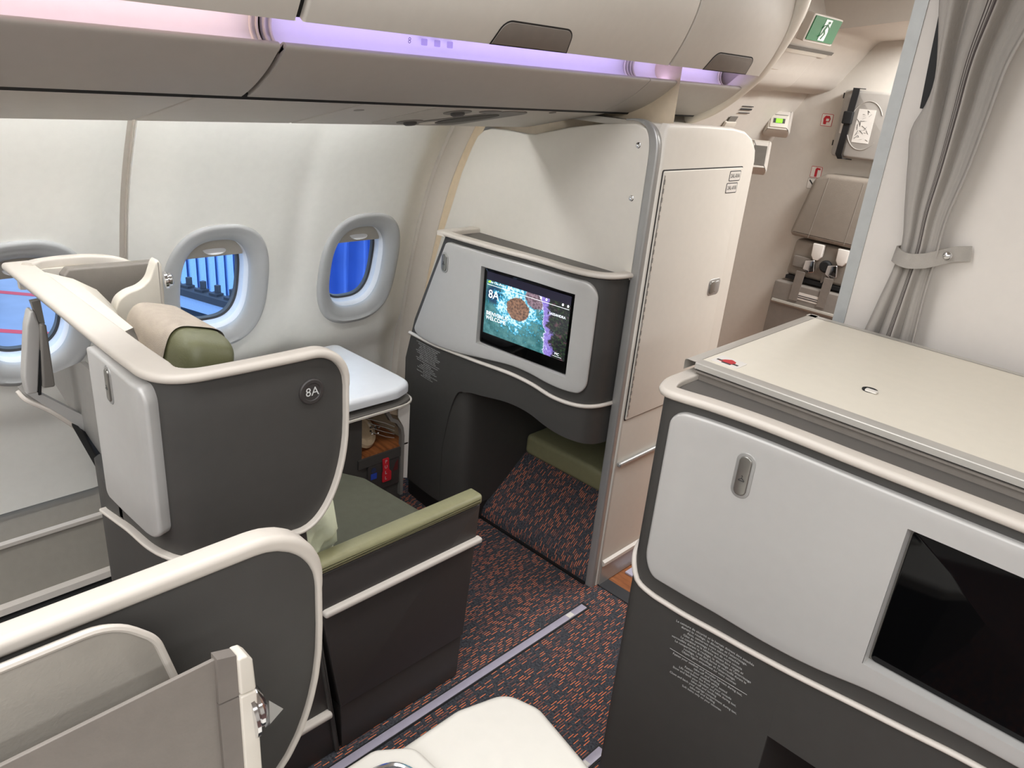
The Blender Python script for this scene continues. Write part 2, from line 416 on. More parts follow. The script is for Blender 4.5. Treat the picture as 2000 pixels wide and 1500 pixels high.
def wall_panel(y0, y1, wins, name='sidewall_panel'):
    mb = MB(); edges = [y0] + [(a + b) / 2 for a, b in zip(wins[:-1], wins[1:])] + [y1]
    for i, yc in enumerate(wins):
        a, b = edges[i], edges[i + 1]
        ths = [2 * math.pi * k / 96 for k in range(96)]
        for cx, cz in ((a, WZ0), (b, WZ0), (b, WZ1), (a, WZ1)): ths.append(math.atan2(cz - WC, cx - yc) % (2 * math.pi))
        ths = sorted(ths); rows = []
        for k in range(15):
            t = k / 14; row = []
            for th in ths:
                e = sell(th, HW, HH); c, s = math.cos(th), math.sin(th); ts = []
                if c > 1e-9: ts.append((b - yc) / c)
                if c < -1e-9: ts.append((a - yc) / c)
                if s > 1e-9: ts.append((WZ1 - WC) / s)
                if s < -1e-9: ts.append((WZ0 - WC) / s)
                r = min(ts); q = (r * c, r * s); row.append(wpt(yc + e[0] + (q[0] - e[0]) * t, WC + e[1] + (q[1] - e[1]) * t))
            rows.append(row)
        mb.grid(rows, closed_v=True)
    # returned seam edges
    for yy in (y0, y1):
        zs = np.linspace(WZ0, WZ1, 30); mb.grid([[wpt(yy, z) for z in zs], [wpt(yy, z) + Vector((-.03, 0, 0)) for z in zs]])
    return mb.build(name, WALL, wall, smooth=60)
wall_panel(-.30 + .003, .764 - .012, (.497,)); wall_panel(.764 + .012, 1.83, (1.03, 1.563))
zs = np.linspace(-.1, 1.85, 40)
MB().grid([[(wallx(z) - .025, y, z) for z in zs] for y in (-2.6, -.28)]).build('sidewall_panel', WALL, wall)
MB().grid([[(wallx(z) - .14, y, z) for z in zs] for y in (1.80, 2.60)]).build('sidewall_backing', LINING, wall)
# raised seam bead between two panels
MB().grid([[wpt(.764 + dy, z, dx - .02) for z in np.linspace(.3, 1.6, 40)] for dy, dx in ((-.013, 0), (-.011, .011), (-.007, .013), (-.005, .006), (.005, .006), (.007, .013), (.011, .011), (.013, 0))]).build('seam_strip', LINING, wall)
# proud frame at the forward end of the sidewall and the tan seal beside it
fr = MB()
fr.grid([[Vector((wallx(z) + dx, y, z)) for z in np.linspace(0, 1.62, 50)] for y, dx in ((1.830, -.02), (1.832, .006), (1.836, .012), (1.845, .014), (1.870, .040), (1.885, .058), (1.895, .060))])
struct(fr.build('trim_1', LINING), 'pale curved frame strip where the sidewall meets the closet')
_mx = ifn((.3, -2.30), (.5, -2.28), (.753, -2.229), (.911, -2.176), (1.069, -2.121), (1.18, -2.078), (1.30, -2.035), (1.384, -2.006), (1.46, -1.96), (1.55, -1.9))
sl = MB().grid([[Vector((wallx(z) + .045 + (_mx(z) + .01 - wallx(z) - .045) * t, 1.893 - .04 * t, z)) for z in np.linspace(.3, 1.55, 50)] for t in (0, .5, 1)])
struct(sl.build('trim_2', TAN), 'tan foam seal strip between wall frame and closet')

# lower wall: dado, rails and floor panel
dd = thing('baseboard_left', (-2.3, .2, 0), 'grey lower wall panels with pale rails below the sidewall', None, kind='structure')
dx = lambda z: ifn((-.01, -2.285), (.0, -2.285), (.20, -2.34), (.30, -2.39))(z)
extr([(-2.375, .315), (-2.40, .315), (-2.40, .285), (-2.388, .285)], -2.6, 1.9).build('shadow_gap', GREYP, dd)
extr([(-2.388, .29), (-2.352, .205), (-2.40, .205)], -2.6, 1.9).build('upper_panel', LEATHER2, dd)
extr([(-2.352, .214), (-2.338, .210), (-2.338, .198), (-2.36, .196)], -2.6, 1.9).build('rail', TRIM, dd)
extr([(-2.350, .196), (-2.296, .028), (-2.42, .028), (-2.42, .196)], -2.6, 1.9).build('lower_panel', LEATHER2, dd)
extr([(-2.296, .038), (-2.280, .030), (-2.276, .010), (-2.30, .010)], -2.6, 1.9).build('rail', TRIM, dd)
extr([(-2.30, .010), (-2.31, 0.0), (-2.42, .0), (-2.42, .01)], -2.6, 1.9).build('floor_gap', BLACK, dd)
MB().box(-2.32, -1.80, -2.6, 1.50, .0005, .004).build('floor_shade_strip', BLACK, dd, smooth=0)  # black sheet over the carpet stands for the shade beside the seat

# windows
def window(i, yc, lab):
    w = thing('window_%d' % i, (-2.3, yc, .93), lab, None, kind='structure')
    # local frame: tangent plane of the wall at the window
    tz = Vector((wallx(WC + .1) - wallx(WC - .1), 0, .2)).normalized(); ny = Vector((0, 1, 0)); nn = ny.cross(tz)  # towards cabin
    O = wpt(yc, WC)
    def ring(a, b, d, p=2.6, n=96): 
        return [O + ny * (sell(2 * math.pi * k / n, a, b, p)[0]) + tz * (sell(2 * math.pi * k / n, a, b, p)[1]) + nn * d for k in range(n)]
    def onw(a, b, d):   # follow the wall at the outer edge
        return [wpt(yc + sell(2 * math.pi * k / 96, a, b)[0], WC + sell(2 * math.pi * k / 96, a, b)[1], d) for k in range(96)]
    R = [onw(.171, .214, -.004), onw(.171, .214, .006), onw(.167, .209, .012), onw(.160, .202, .014)]
    for k in range(1, 9):
        t = k / 8; R.append(ring(.160 - .048 * math.sin(t * math.pi / 2), .208 - .048 * math.sin(t * math.pi / 2), .014 - .034 * (1 - math.cos(t * math.pi / 2)), 2.7))
    MB().grid(R, closed_v=True).build('bezel', BEZEL, w, smooth=60)
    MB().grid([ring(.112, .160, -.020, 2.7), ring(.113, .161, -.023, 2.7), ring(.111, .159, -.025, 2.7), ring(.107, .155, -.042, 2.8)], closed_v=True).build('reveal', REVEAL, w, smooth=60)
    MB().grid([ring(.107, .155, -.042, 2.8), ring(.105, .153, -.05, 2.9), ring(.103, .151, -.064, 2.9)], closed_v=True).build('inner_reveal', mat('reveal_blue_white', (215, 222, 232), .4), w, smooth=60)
    MB().grid([ring(.103, .151, -.063, 2.9), ring(.096, .144, -.066, 2.9), ring(.095, .143, -.08, 2.9)], closed_v=True).build('gasket', GASKET, w, smooth=60)
    MB().fan(ring(.102, .150, -.074, 2.9)).build('pane', GLASS, w)
    # part lowered shade with finger grip
    top = [(x, y) for x, y in [sell(2 * math.pi * k / 96, .109, .157, 2.7) for k in range(96)] if y > .094]
    top = sorted(top, key=lambda q: q[0]); ol = [(top[0][0], .094)] + top + [(top[-1][0], .094)]
    Mw = lambda a, b, d=0.0: O + ny * a + tz * b + nn * d
    slab([(a, b) for a, b in ol[::-1]], lambda a, b, d=0.0: Mw(a, b, d - .036), .004).build('window_shade', SHADE, w)
    lens = [(.036 * math.cos(t), .118 + .009 * math.sin(t) * (1 if math.sin(t) < 0 else .45)) for t in np.linspace(0, 2 * math.pi, 28)[:-1]]
    slab(lens, lambda a, b, d=0.0: Mw(a, b, d - .029 + (.118 - b) * 1.3), .006, .001).build('shade_grip', REVEAL, w)
    return w
window(1, WIN[0], 'window behind the rear shell of the seat, cut by the left edge')
window(2, WIN[1], 'middle window with ribbed facade and gantry outside')
window(3, WIN[2], 'window nearest the closet with dark blue folds outside')

# the rest of the cabin's envelope
struct(MB().box(-2.3, 3.2, -2.6, 1.84, 2.22, 2.26).build('ceiling', CREAM, smooth=0), 'pale cabin ceiling')
struct(MB().box(2.86, 2.92, -2.6, 3.9, 0, 2.3).build('wall_right', WALL, smooth=0))
struct(MB().box(-2.5, 3.2, -2.66, -2.6, 0, 2.3).build('wall_back', WALL, smooth=0))

# ------------------------------------------------------------------ outside
facade = thing('terminal_facade', (-15, 6, -3.4), 'pale blue ribbed building wall seen through the middle window', 'building')
FBL = mat('blue_cladding', (156, 196, 240), .6, var=.05); FBD = mat('blue_cladding_joint', (66, 104, 176), .6)
MB().box(-15.4, -15.26, 4.9, 9.2, -3.4, 6).build('backing_wall', FBD, facade, smooth=0)
pm = None
for i in range(21):
    if pm is None:
        b0 = MB().box(-15.26, -15.14, 4.95, 5.09, -3.4, 5, .02, 1).build('cladding_panel', FBL, facade, smooth=0); pm = b0.data
    else:
        o = bpy.data.objects.new('cladding_panel', pm); COL.objects.link(o); o.parent = facade; o.matrix_parent_inverse = facade.matrix_world.inverted(); o.location = (0, i * .2, 0)
struct(MB().box(-40, -3.2, -20, 40, -3.5, -3.4).build('ground', mat('wet_tarmac', (96, 112, 140), .35, var=.25, scale=.9), smooth=0), 'wet blue-grey apron outside the windows')
far = thing('hangar', (-26, 2, -3.4), 'dark blue building beyond the apron in the leftmost window', 'building')
MB().box(-26.5, -26, -8, 4.7, -3.4, 8).build('wall', mat('navy_cladding', (44, 66, 128), .6, var=.1, scale=2), far, smooth=0)
MB().box(-26, -25.9, -8, 4.7, -2.4, -1.9).build('band', mat('maroon_band', (120, 40, 70), .6), far, smooth=0)
gan = thing('gantry', (-8.5, 3.65, -3.4), 'grey gantry rail with stubby posts outside the middle window', 'gantry')
GR = mat('gantry_steel', (44, 50, 60), .5); GRL = mat('gantry_pale', (150, 176, 212), .5)
g0, g1 = Vector((-10.2, 3.157, -1.0)), Vector((-7.2, 4.04, -1.0)); gd = (g1 - g0).normalized(); gn = Vector((-gd.y, gd.x, 0))
gM = lambda a, b, d=0.0: g0 + gd * a + Vector((0, 0, b)) + gn * d
slab(rect(0, 3.1, -.10, -.02), gM, .16).build('rail', GR, gan, smooth=0)
slab(rect(0, 3.1, -.26, -.10), gM, .12).build('fascia', GRL, gan, smooth=0)
slab(rect(0, 3.1, -.36, -.30), gM, .18).build('rail', GR, gan, smooth=0)
for k in range(12):
    a = .2 + k * .235
    slab(rect(a, a + .05, -.02, .09), gM, .05).build('post', GR, gan, smooth=0)
    slab(rect(a - .04, a + .09, -.02, .005), gM, .10).build('post_base', GR, gan, smooth=0)
slab(rect(1.45, 1.85, -2.4, -.36), gM, .3).build('pier', mat('gantry_pier', (104, 100, 108), .7), gan, smooth=0)
for k, (x0, y0, x1, y1) in enumerate(((-17.5, 5.2, -13.2, 7.4), (-13.4, 5.0, -11.8, 7.0), (-19, 2.2, -16, 5.0), (-16.4, 1.6, -13.6, 4.6))):
    d = Vector((x1 - x0, y1 - y0, 0)).normalized(); nn = Vector((-d.y, d.x, 0)) * .09
    tag(MB().add([Vector((x0, y0, -3.398)) + nn, Vector((x1, y1, -3.398)) + nn, Vector((x1, y1, -3.398)) - nn, Vector((x0, y0, -3.398)) - nn], [(0, 1, 2, 3)]).build('apron_stripe', mat('apron_red_paint', (196, 48, 62), .6), smooth=0),
        ['red apron stripe running towards the ribbed facade', 'red apron stripe lying below the gantry pier', 'farther red apron stripe seen in the leftmost window', 'nearer red apron stripe seen in the leftmost window'][k], 'road marking', 'red apron stripes')
# pleated dark blue bridge canopy
cz = np.linspace(-1.6, 1.6, 12); ys = np.linspace(2.75, 4.3, 90)
P = [[(-5 + .05 * math.sin((y - 2.75) * 2 * math.pi / .17) + .012 * math.sin(7 * z + y * 9), y, z) for z in cz] for y in ys]
P += [[(p[0] - .05, p[1], p[2]) for p in r] for r in P[::-1]]
tag(MB().grid(P, closed_u=True).build('bridge_canopy', mat('navy_canopy', (44, 84, 166), .55, var=.1, scale=6)), 'dark blue pleated canopy outside the window nearest the closet', 'canopy')

# ------------------------------------------------------------------ overhead bins
def emis(name, rgb, k):
    m = bpy.data.materials.new(name); m.use_nodes = True; nt = m.node_tree; b = nt.nodes['Principled BSDF']
    b.inputs['Base Color'].default_value = tuple(lin(v) for v in rgb) + (1,); b.inputs['Emission Color'].default_value = tuple(lin(v) for v in rgb) + (1,); b.inputs['Emission Strength'].default_value = k
    n = nt.nodes.new('ShaderNodeTexNoise'); n.inputs['Scale'].default_value = 4; mr = nt.nodes.new('ShaderNodeMapRange'); mr.inputs['To Min'].default_value = k * .97; mr.inputs['To Max'].default_value = k * 1.03
    nt.links.new(n.outputs['Fac'], mr.inputs['Value']); nt.links.new(mr.outputs[0], b.inputs['Emission Strength']); return m
COVE = mat('cove_white', (232, 230, 235), .6, var=.01)
LEDK = 4.0
LED1 = emis('led_rose_white', (255, 226, 226), LEDK); LED2 = emis('led_lavender', (206, 188, 255), LEDK); LED3 = emis('led_lavender_soft', (208, 192, 255), LEDK)
door_prof = spl([(-1.215, 1.692), (-1.196, 1.722), (-1.177, 1.758), (-1.158, 1.805), (-1.148, 1.85), (-1.146, 1.905), (-1.152, 1.97), (-1.172, 2.05), (-1.21, 2.12), (-1.27, 2.18)], 4)
val_prof = spl([(-1.300, 1.650), (-1.282, 1.659), (-1.271, 1.657), (-1.270, 1.650), (-1.288, 1.634), (-1.315, 1.613), (-1.352, 1.590), (-1.385, 1.573), (-1.416, 1.560)], 4)
cove_prof = spl([(-1.300, 1.6505), (-1.325, 1.652), (-1.345, 1.668), (-1.350, 1.69), (-1.340, 1.715), (-1.315, 1.735), (-1.27, 1.742), (-1.22, 1.74)], 4)
LATCH = mat('latch_brown_grey', (112, 104, 96), .5)
def bin_(y0, y1, led, label, latch=None, endcap=False, cove_end=None):
    b = thing('overhead_bin', (-1.4, (y0 + y1) / 2, 1.55), label, 'overhead bin', 'overhead bins along the left wall')
    # door with a bevelled outline on its curved profile
    pr = [Vector(p) for p in door_prof]; ss = [0]
    for a, c in zip(pr[:-1], pr[1:]): ss.append(ss[-1] + (c - a).length)
    def Mx(y, s, d=0.0):
        x = np.interp(s, ss, [p.x for p in pr]); z = np.interp(s, ss, [p.y for p in pr])
        i = min(max(int(np.searchsorted(ss, s)), 1), len(pr) - 1); t = (pr[i] - pr[i - 1]).normalized(); return Vector((x + t.y * d, y, z - t.x * d))
    ys = np.linspace(y0 + (.006 if .5 < y0 < 1 else .003), y1 - (.006 if .5 < y1 < 1 else .003), 12)
    up = [(y, ss[-1]) for y in ys]; lo = [(y, 0.0) for y in ys]
    cs = np.linspace(0, ss[-1], 40)
    # door as rows: outline loop in (y,s)
    bt = .006
    G = []
    for y, di in ((ys[0], -.03), (ys[0], -bt)):
        G.append([Mx(y, s, di) for s in cs])
    for k in range(1, 4):
        a = k / 3 * math.pi / 2; G.append([Mx(ys[0] + bt * (1 - math.cos(a)), s, -bt + bt * math.sin(a)) for s in cs])
    for k in range(3, 0, -1):
        a = k / 3 * math.pi / 2; G.append([Mx(ys[-1] - bt * (1 - math.cos(a)), s, -bt + bt * math.sin(a)) for s in cs])
    for di in (-bt, -.03): G.append([Mx(ys[-1], s, di) for s in cs])
    mb = MB().grid(G); mb.grid([[Mx(y, 0, d) for y in (ys[0], ys[-1])] for d in (0, -.03)])
    door = mb.build('door', VAL, b, smooth=40)
    if latch:
        a, c = latch; L = .052
        ol = rpoly([(a, .0025), (c, .0025), (c - .012, L), (a + .012, L)], [.0, .0, .026, .026], 7)
        def Ms(y, s, d=0.0): return Mx(y, s, d)
        o2 = loop_inset(ol, -.0035)
        slab(o2, lambda p, q, d=0.0: Ms(p, max(q, 0), d + .0008), .003).build('latch_gap', BLACK, door, smooth=0)
        slab(ol, lambda p, q, d=0.0: Ms(p, max(q, 0), d + .002), .004, .001).build('latch', LATCH, door)
    extr(thick(val_prof, -.012), y0 + (.006 if y0 > .5 and y0 < 1 else .001), y1 - (.006 if y1 < 1 else .001)).build('valance', VALD, b, smooth=50)
    c1 = cove_end if cove_end else y1
    extr(thick(cove_prof, .006), y0 + .004, y1 - .002).build('light_cove', COVE, b, smooth=60)
    MB().box(-1.326, -1.300, y0 + .02, c1 - .03, 1.6515, 1.6535).build('light_strip', led, b, smooth=0)
    for yy in ((y0 + .003, 1), (c1 - .003, -1)):   # moulded lip at each end of the cove
        P = [(x, z) for x, z in cove_prof]
        for k in (0, .012):
            sweep([(x + .004, yy[0] + yy[1] * (k + .004), z - .001) for x, z in P], (0, 1, 0), [(.003 * math.cos(t), .003 * math.sin(t)) for t in np.linspace(0, 2 * math.pi, 7)[:-1]]).build('cove_end_lip', CREAM, b)
    if y1 < 2:
        inn = thick(door_prof, .012)[len(door_prof):][::-1]; extr(thick(inn, .012), y1 - .014, y1 + .014).build('door_gap_filler', BLACK, b, smooth=60)  # black filler stands in for the dark open gap between doors
    extr([(-1.412, 1.566), (-1.424, 1.5545), (-1.44, 1.556), (-1.43, 1.58)], y0, y1).build('shadow_gap', BLACK, b, smooth=0)
    extr([(-1.215, 1.745), (-1.36, 1.745), (-1.37, 1.64), (-1.43, 1.585), (-1.70, 1.52), (-1.74, 1.62), (-1.98, 1.74), (-1.7, 2.22), (-1.28, 2.22), (-1.20, 2.1), (-1.18, 1.95), (-1.19, 1.83)], y0, y1).build('bin_body', mat('bin_inner', (58, 54, 50), .6), b, smooth=0)
    if endcap:
        # trim hoop that closes the row of bins
        path = spl([(-1.45, 1.530), (-1.422, 1.540), (-1.367, 1.566), (-1.302, 1.611), (-1.228, 1.678), (-1.185, 1.738), (-1.142, 1.82), (-1.118, 1.905), (-1.118, 2.0), (-1.14, 2.10), (-1.18, 2.2)], 5)
        pts = [(x, y1, z) for x, z in path]; G = []
        for x, z, i in [(p[0], p[1], i) for i, p in enumerate(path)]:
            q0 = Vector(path[max(i - 1, 0)]); q1 = Vector(path[min(i + 1, len(path) - 1)]); t = (q1 - q0).normalized(); n = Vector((t.y, -t.x))
            G.append([(x + n.x * d, y1 + dy, z + n.y * d) for dy, d in ((-.002, -.05), (-.002, -.012), (.004, -.004), (.014, 0), (.032, 0), (.040, -.006), (.040, -.05))])
        MB().grid(G).build('end_hoop', CREAM, b, smooth=50)
        MB().fan([(x, y1 + .02, z) for x, z in path] + [(-1.7, y1 + .02, 2.2), (-1.9, y1 + .02, 1.6), (-1.6, y1 + .02, 1.53)]).build('end_panel', LINING, b, smooth=0)
    return b
ob1 = bin_(-1.2, .722, LED1, 'overhead bin at the left edge above the rose-white light strip')
ob2 = bin_(.722, 1.80, LED2, 'long overhead bin in the middle with a brown latch and lavender strip', latch=(1.155, 1.385))
ob3 = bin_(1.80, 2.29, LED3, 'short overhead bin at the forward end beside the green exit sign', latch=(1.965, 2.195), endcap=True)
# printed pictograms on the cove of the middle bin
cvM = lambda a, b, d=0.0: Vector((-1.3435 + d, a, b))
text('8', .017, lambda a, b, d=0.0: Vector((-1.342 + d + (1.676 - b) * -.1, a, b)), 1.045, 1.685, 'seat_row_number', mat('grey_print', (120, 112, 140), .6), ob2, d=.003)
for k, yy in enumerate((1.085, 1.12, 1.155)):
    slab(rrect(yy - .008, yy + .008, 1.679, 1.692, .002), lambda a, b, d=0.0: Vector((-1.340 + d, a, b)), .0006).build('pictogram', mat('pale_print', (176, 168, 200), .6), ob2, smooth=0)

# service panels under the bins
PS0, PS1 = Vector((-1.424, 1.557)), Vector((-1.752, 1.4815)); PD = (PS1 - PS0).normalized(); PN = Vector((PD.y, -PD.x)) ; PN = PN if PN.y < 0 else -PN
def psM(a, b, d=0.0):   # a along y, b along slope
    p = PS0 + PD * b + PN * d; return Vector((p.x, a, p.y))
PL = (PS1 - PS0).length
def psu(y0, y1, label):
    t = thing('service_panel', (-1.55, (y0 + y1) / 2, 1.48), label, 'service panel', 'panels under the overhead bins')
    slab(rrect(y0 + .002, y1 - .002, 0, PL, .004, 3), psM, .012, .003).build('panel', VAL, t)
    return t
psu(-1.2, .64, 'plain panel under the leftmost overhead bin')
psu(.64, 1.008, 'plain narrow panel under the bin above the middle window')
ps = psu(1.008, 1.845, 'panel under the bins with vents, reading lamp and speaker grille')
def disc(a, b, ra, rb, n=28, sk=0.0): return [(a + ra * math.cos(t) + sk * rb * math.sin(t), b + rb * math.sin(t)) for t in np.linspace(0, 2 * math.pi, n + 1)[:-1]]
slab(rrect(1.215, 1.53, .012, PL - .015, .05, 6), lambda a, b, d=0.0: psM(a, b, d + .001), .003).build('unit_plate', mat('unit_grey', (186, 180, 170), .5), ps, smooth=0)
slab(rpoly([(1.31, .30), (1.45, .03), (1.565, .03), (1.50, .30)], .04, 6), lambda a, b, d=0.0: psM(a, b, d + .0025), .003).build('speaker_plate', GREYP, ps, smooth=0)
slab(disc(1.44, .17, .045, .09, sk=-.3), lambda a, b, d=0.0: psM(a, b, d + .0045), .003).build('speaker_grille', mat('grille_dark', (88, 85, 80), .7, bump=.8, bscale=1200), ps)
for (a, b) in ((1.315, .255), (1.325, .075)):
    slab(disc(a, b, .036, .036), lambda p, q, d=0.0: psM(p, q, d + .003), .003).build('vent_ring', mat('vent_plate', (120, 115, 108), .5), ps)
    MB().lathe([(.018, 0), (.018, .006), (.013, .009), (.006, .009)], psM(a, b, .002), (PN.x, 0, PN.y), 20).build('air_nozzle', mat('nozzle_dark', (74, 71, 68), .5), ps)
slab(disc(1.392, .262, .034, .034), lambda p, q, d=0.0: psM(p, q, d + .003), .004, .001).build('reading_lamp', CREAM, ps)
slab(disc(1.415, .05, .036, .02), lambda p, q, d=0.0: psM(p, q, d + .003), .004, .001).build('lamp_rim', GREYP, ps)
slab(disc(1.05, .10, .012, .012), lambda p, q, d=0.0: psM(p, q, d + .001), .002).build('sensor', LEATHER2, ps)
slab(disc(1.63, .03, .010, .010), lambda p, q, d=0.0: psM(p, q, d + .002), .003).build('screw_cap', GREYP, ps)
# concealed wall-washer lamp above the outboard edge of the panels
wl = thing('ceiling_wall_washer', (-1.85, .5, 1.56), None, None, kind='structure')
MB().box(-1.86, -1.80, -1.2, 1.80, 1.585, 1.60).build('housing', CREAM, wl, smooth=0)
MB().box(-1.855, -1.81, -1.15, 1.55, 1.578, 1.585).build('tube', emis('washer_white', (250, 252, 255), 21.0), wl, smooth=0)
struct(MB().box(-2.02, -1.78, -1.2, 1.83, 1.62, 1.64).build('ceiling_cove', CREAM, smooth=0))

# ------------------------------------------------------------------ closet (monument) ahead of the seat
cl = thing('closet', (-1.7, 2.1, 0), 'tall white closet with rounded top and latched door at the aisle', 'closet')
CW = mat('closet_white', (219, 213, 202), .5, var=.012)
outl = [(-1.262, 1.10), (-1.262, 1.50), (-1.285, 1.528), (-1.32, 1.538)] + [(-1.429, 1.527), (-1.562, 1.502), (-1.664, 1.476), (-1.70, 1.466), (-1.75, 1.463), (-1.834, 1.465), (-1.90, 1.462), (-1.935, 1.452), (-1.965, 1.43), (-1.99, 1.39)]
outl += [(_mx(z), z) for z in (1.30, 1.18, 1.069, .911, .753)] + [(-2.25, .60), (-1.33, .60), (-1.33, 1.10)]
slab(outl, FY(1.835), .02, .004).build('aft_panel', CW, cl)
sp = [(1.85, 0.0), (1.85, 1.53), (1.86, 1.547), (2.05, 1.546), (2.21, 1.541), (2.29, 1.531), (2.345, 1.508), (2.378, 1.475), (2.388, 1.44), (2.388, 0)]
slab(sp, FX(-1.225), .025, .010).build('aisle_panel', CW, cl)
# top and far side
MB().grid([[(x, y, z) for x in (-1.24, -1.9)] for y, z in [(q[0], q[1] - .004) for q in sp[1:]]]).build('top_skin', CW, cl, smooth=50)
slab(rect(-1.9, -1.235, 0, 1.45), lambda a, b, d=0.0: Vector((a, 2.388 + d, b)), .02).build('forward_panel', CW, cl, smooth=0)
MB().grid([[(x, 1.93, z) for z in (1.40, 1.72)] for x in (-2.3, -1.26)]).grid([[(x, y, 1.72) for y in (1.80, 2.5)] for x in (-2.3, -1.26)]).build('soffit_seal', mat('beige_seal', (206, 190, 166), .7), cl, smooth=0)
# aluminium corner post that bends over at the top
pp = [(-1.247, 1.842, z) for z in np.linspace(0.0, 1.44, 12)] + spl([(-1.247, 1.842, 1.45), (-1.25, 1.842, 1.49), (-1.262, 1.842, 1.52), (-1.285, 1.842, 1.541), (-1.32, 1.842, 1.548), (-1.36, 1.842, 1.545)], 4)
sweep(pp, (0, -1, 0), lambda i: [(a * q, b * q) for q in [1 - .85 * sstep((i - 16) / 15)] for a, b in rpoly([(-.012, -.016), (.012, -.016), (.012, .016), (-.012, .016)], .007, 4)]).build('corner_post', ALU, cl)
for x, z in ((-1.302, 1.482), (-1.300, 1.335)):
    MB().lathe([(.0085, 0), (.0085, .001), (.007, .0025), (.003, .003), (.003, .001)], (x, 1.835, z), (0, -1, 0), 16).build('screw', CHROME, cl)
# door
slab(rrect(1.859, 2.312, .644, 1.425, .006, 3), lambda a, b, d=0.0: FX(-1.2235)(a, b, d), .003).build('door_gap', BLACK, cl, smooth=0)
dr = slab(rrect(1.8625, 2.3085, .6475, 1.4215, .005, 3), FX(-1.2195), .006, .002).build('door', CW, cl)
MB().box(-1.2225, -1.2185, 1.8655, 1.8685, .66, 1.41).build('hinge_strip', LEATHER, dr, smooth=0)
for k in range(30): MB().box(-1.2195, -1.2175, 1.8650, 1.8700, .66 + k * .025, .66 + k * .025 + .014).build('hinge_knuckle', GREYP if k % 6 else ALU, dr, smooth=0)
slab(rrect(2.226, 2.300, 1.005, 1.062, .014, 5), FX(-1.2185), .006, .002).build('latch_cup', ALU, dr)
slab(rrect(2.234, 2.264, 1.012, 1.055, .010, 5), FX(-1.2150), .006, .002).build('latch_paddle', HOOK, dr)
slab(rrect(2.266, 2.294, 1.014, 1.053, .008, 5), FX(-1.2170), .006, .002).build('latch_button', ALU, dr)
for tx, z in (('2AL-01A', 1.397), ('2AL-01B', 1.360)):
    a = 2.262 if 'A' in tx[-1] else 2.254
    slab(rrect(a - .034, a + .034, z - .016, z + .016, .004, 3), FX(-1.2188), .001).build('label_border', LETTERD, dr, smooth=0)
    slab(rrect(a - .0315, a + .0315, z - .0135, z + .0135, .003, 3), FX(-1.2184), .001).build('label_plate', STICK, dr, smooth=0)
    text(tx, .017, FX(-1.2184), a, z, 'label_text', LETTERD, dr, sx=.9)
MB().box(-1.226, -1.210, 1.858, 2.388, .478, .494, .006, 3).build('rub_rail', ALU, cl)
extr([(-1.224, .105), (-1.213, .100), (-1.213, .088), (-1.224, .080)], 1.862, 2.388).build('kick_rail', TRIM, cl)
slab(rect(1.862, 2.388, .004, .085), FX(-1.2225), .003).build('kick_plate', ALU, cl, smooth=0)
# foot-well box set into the closet
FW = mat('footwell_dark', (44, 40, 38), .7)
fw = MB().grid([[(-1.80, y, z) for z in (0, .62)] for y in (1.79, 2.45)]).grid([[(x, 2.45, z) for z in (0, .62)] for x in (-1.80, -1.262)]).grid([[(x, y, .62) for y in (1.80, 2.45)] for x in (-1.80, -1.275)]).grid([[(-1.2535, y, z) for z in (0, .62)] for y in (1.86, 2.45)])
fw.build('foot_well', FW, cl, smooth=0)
ramp_p = [(1.832, 0.0), (1.832, .02), (1.840, .045), (1.858, .068), (1.885, .09), (2.05, .222), (2.1, .24)]
acc = [0]
for a, b in zip(ramp_p[:-1], ramp_p[1:]): acc.append(acc[-1] + math.hypot(b[0] - a[0], b[1] - a[1]))
rp = MB().grid([[(x, y, z) for x in (-1.80, -1.262)] for y, z in ramp_p]).build('foot_ramp', CARPET, cl, smooth=50)
set_uv(rp, lambda c: (c.x, 1.83 + float(np.interp(c.y + c.z, [p[0] + p[1] for p in ramp_p], acc))))
MB().box(-1.80, -1.262, 1.822, 1.834, 0, .008).build('ramp_edge', BLACK, cl, smooth=0)
tag(MB().box(-1.795, -1.256, 2.042, 2.44, .222, .312, .022, 4).build('ottoman_cushion', OLIVE), 'olive cushion on the bench inside the foot well', 'cushion')
# light sill along the closet foot
struct(MB().box(-1.208, -1.176, 1.995, 2.6, 0, .006).build('trim_3', mat('sill_lilac_grey', (190, 186, 205), .45), smooth=0), 'pale strip on the wood floor along the closet')

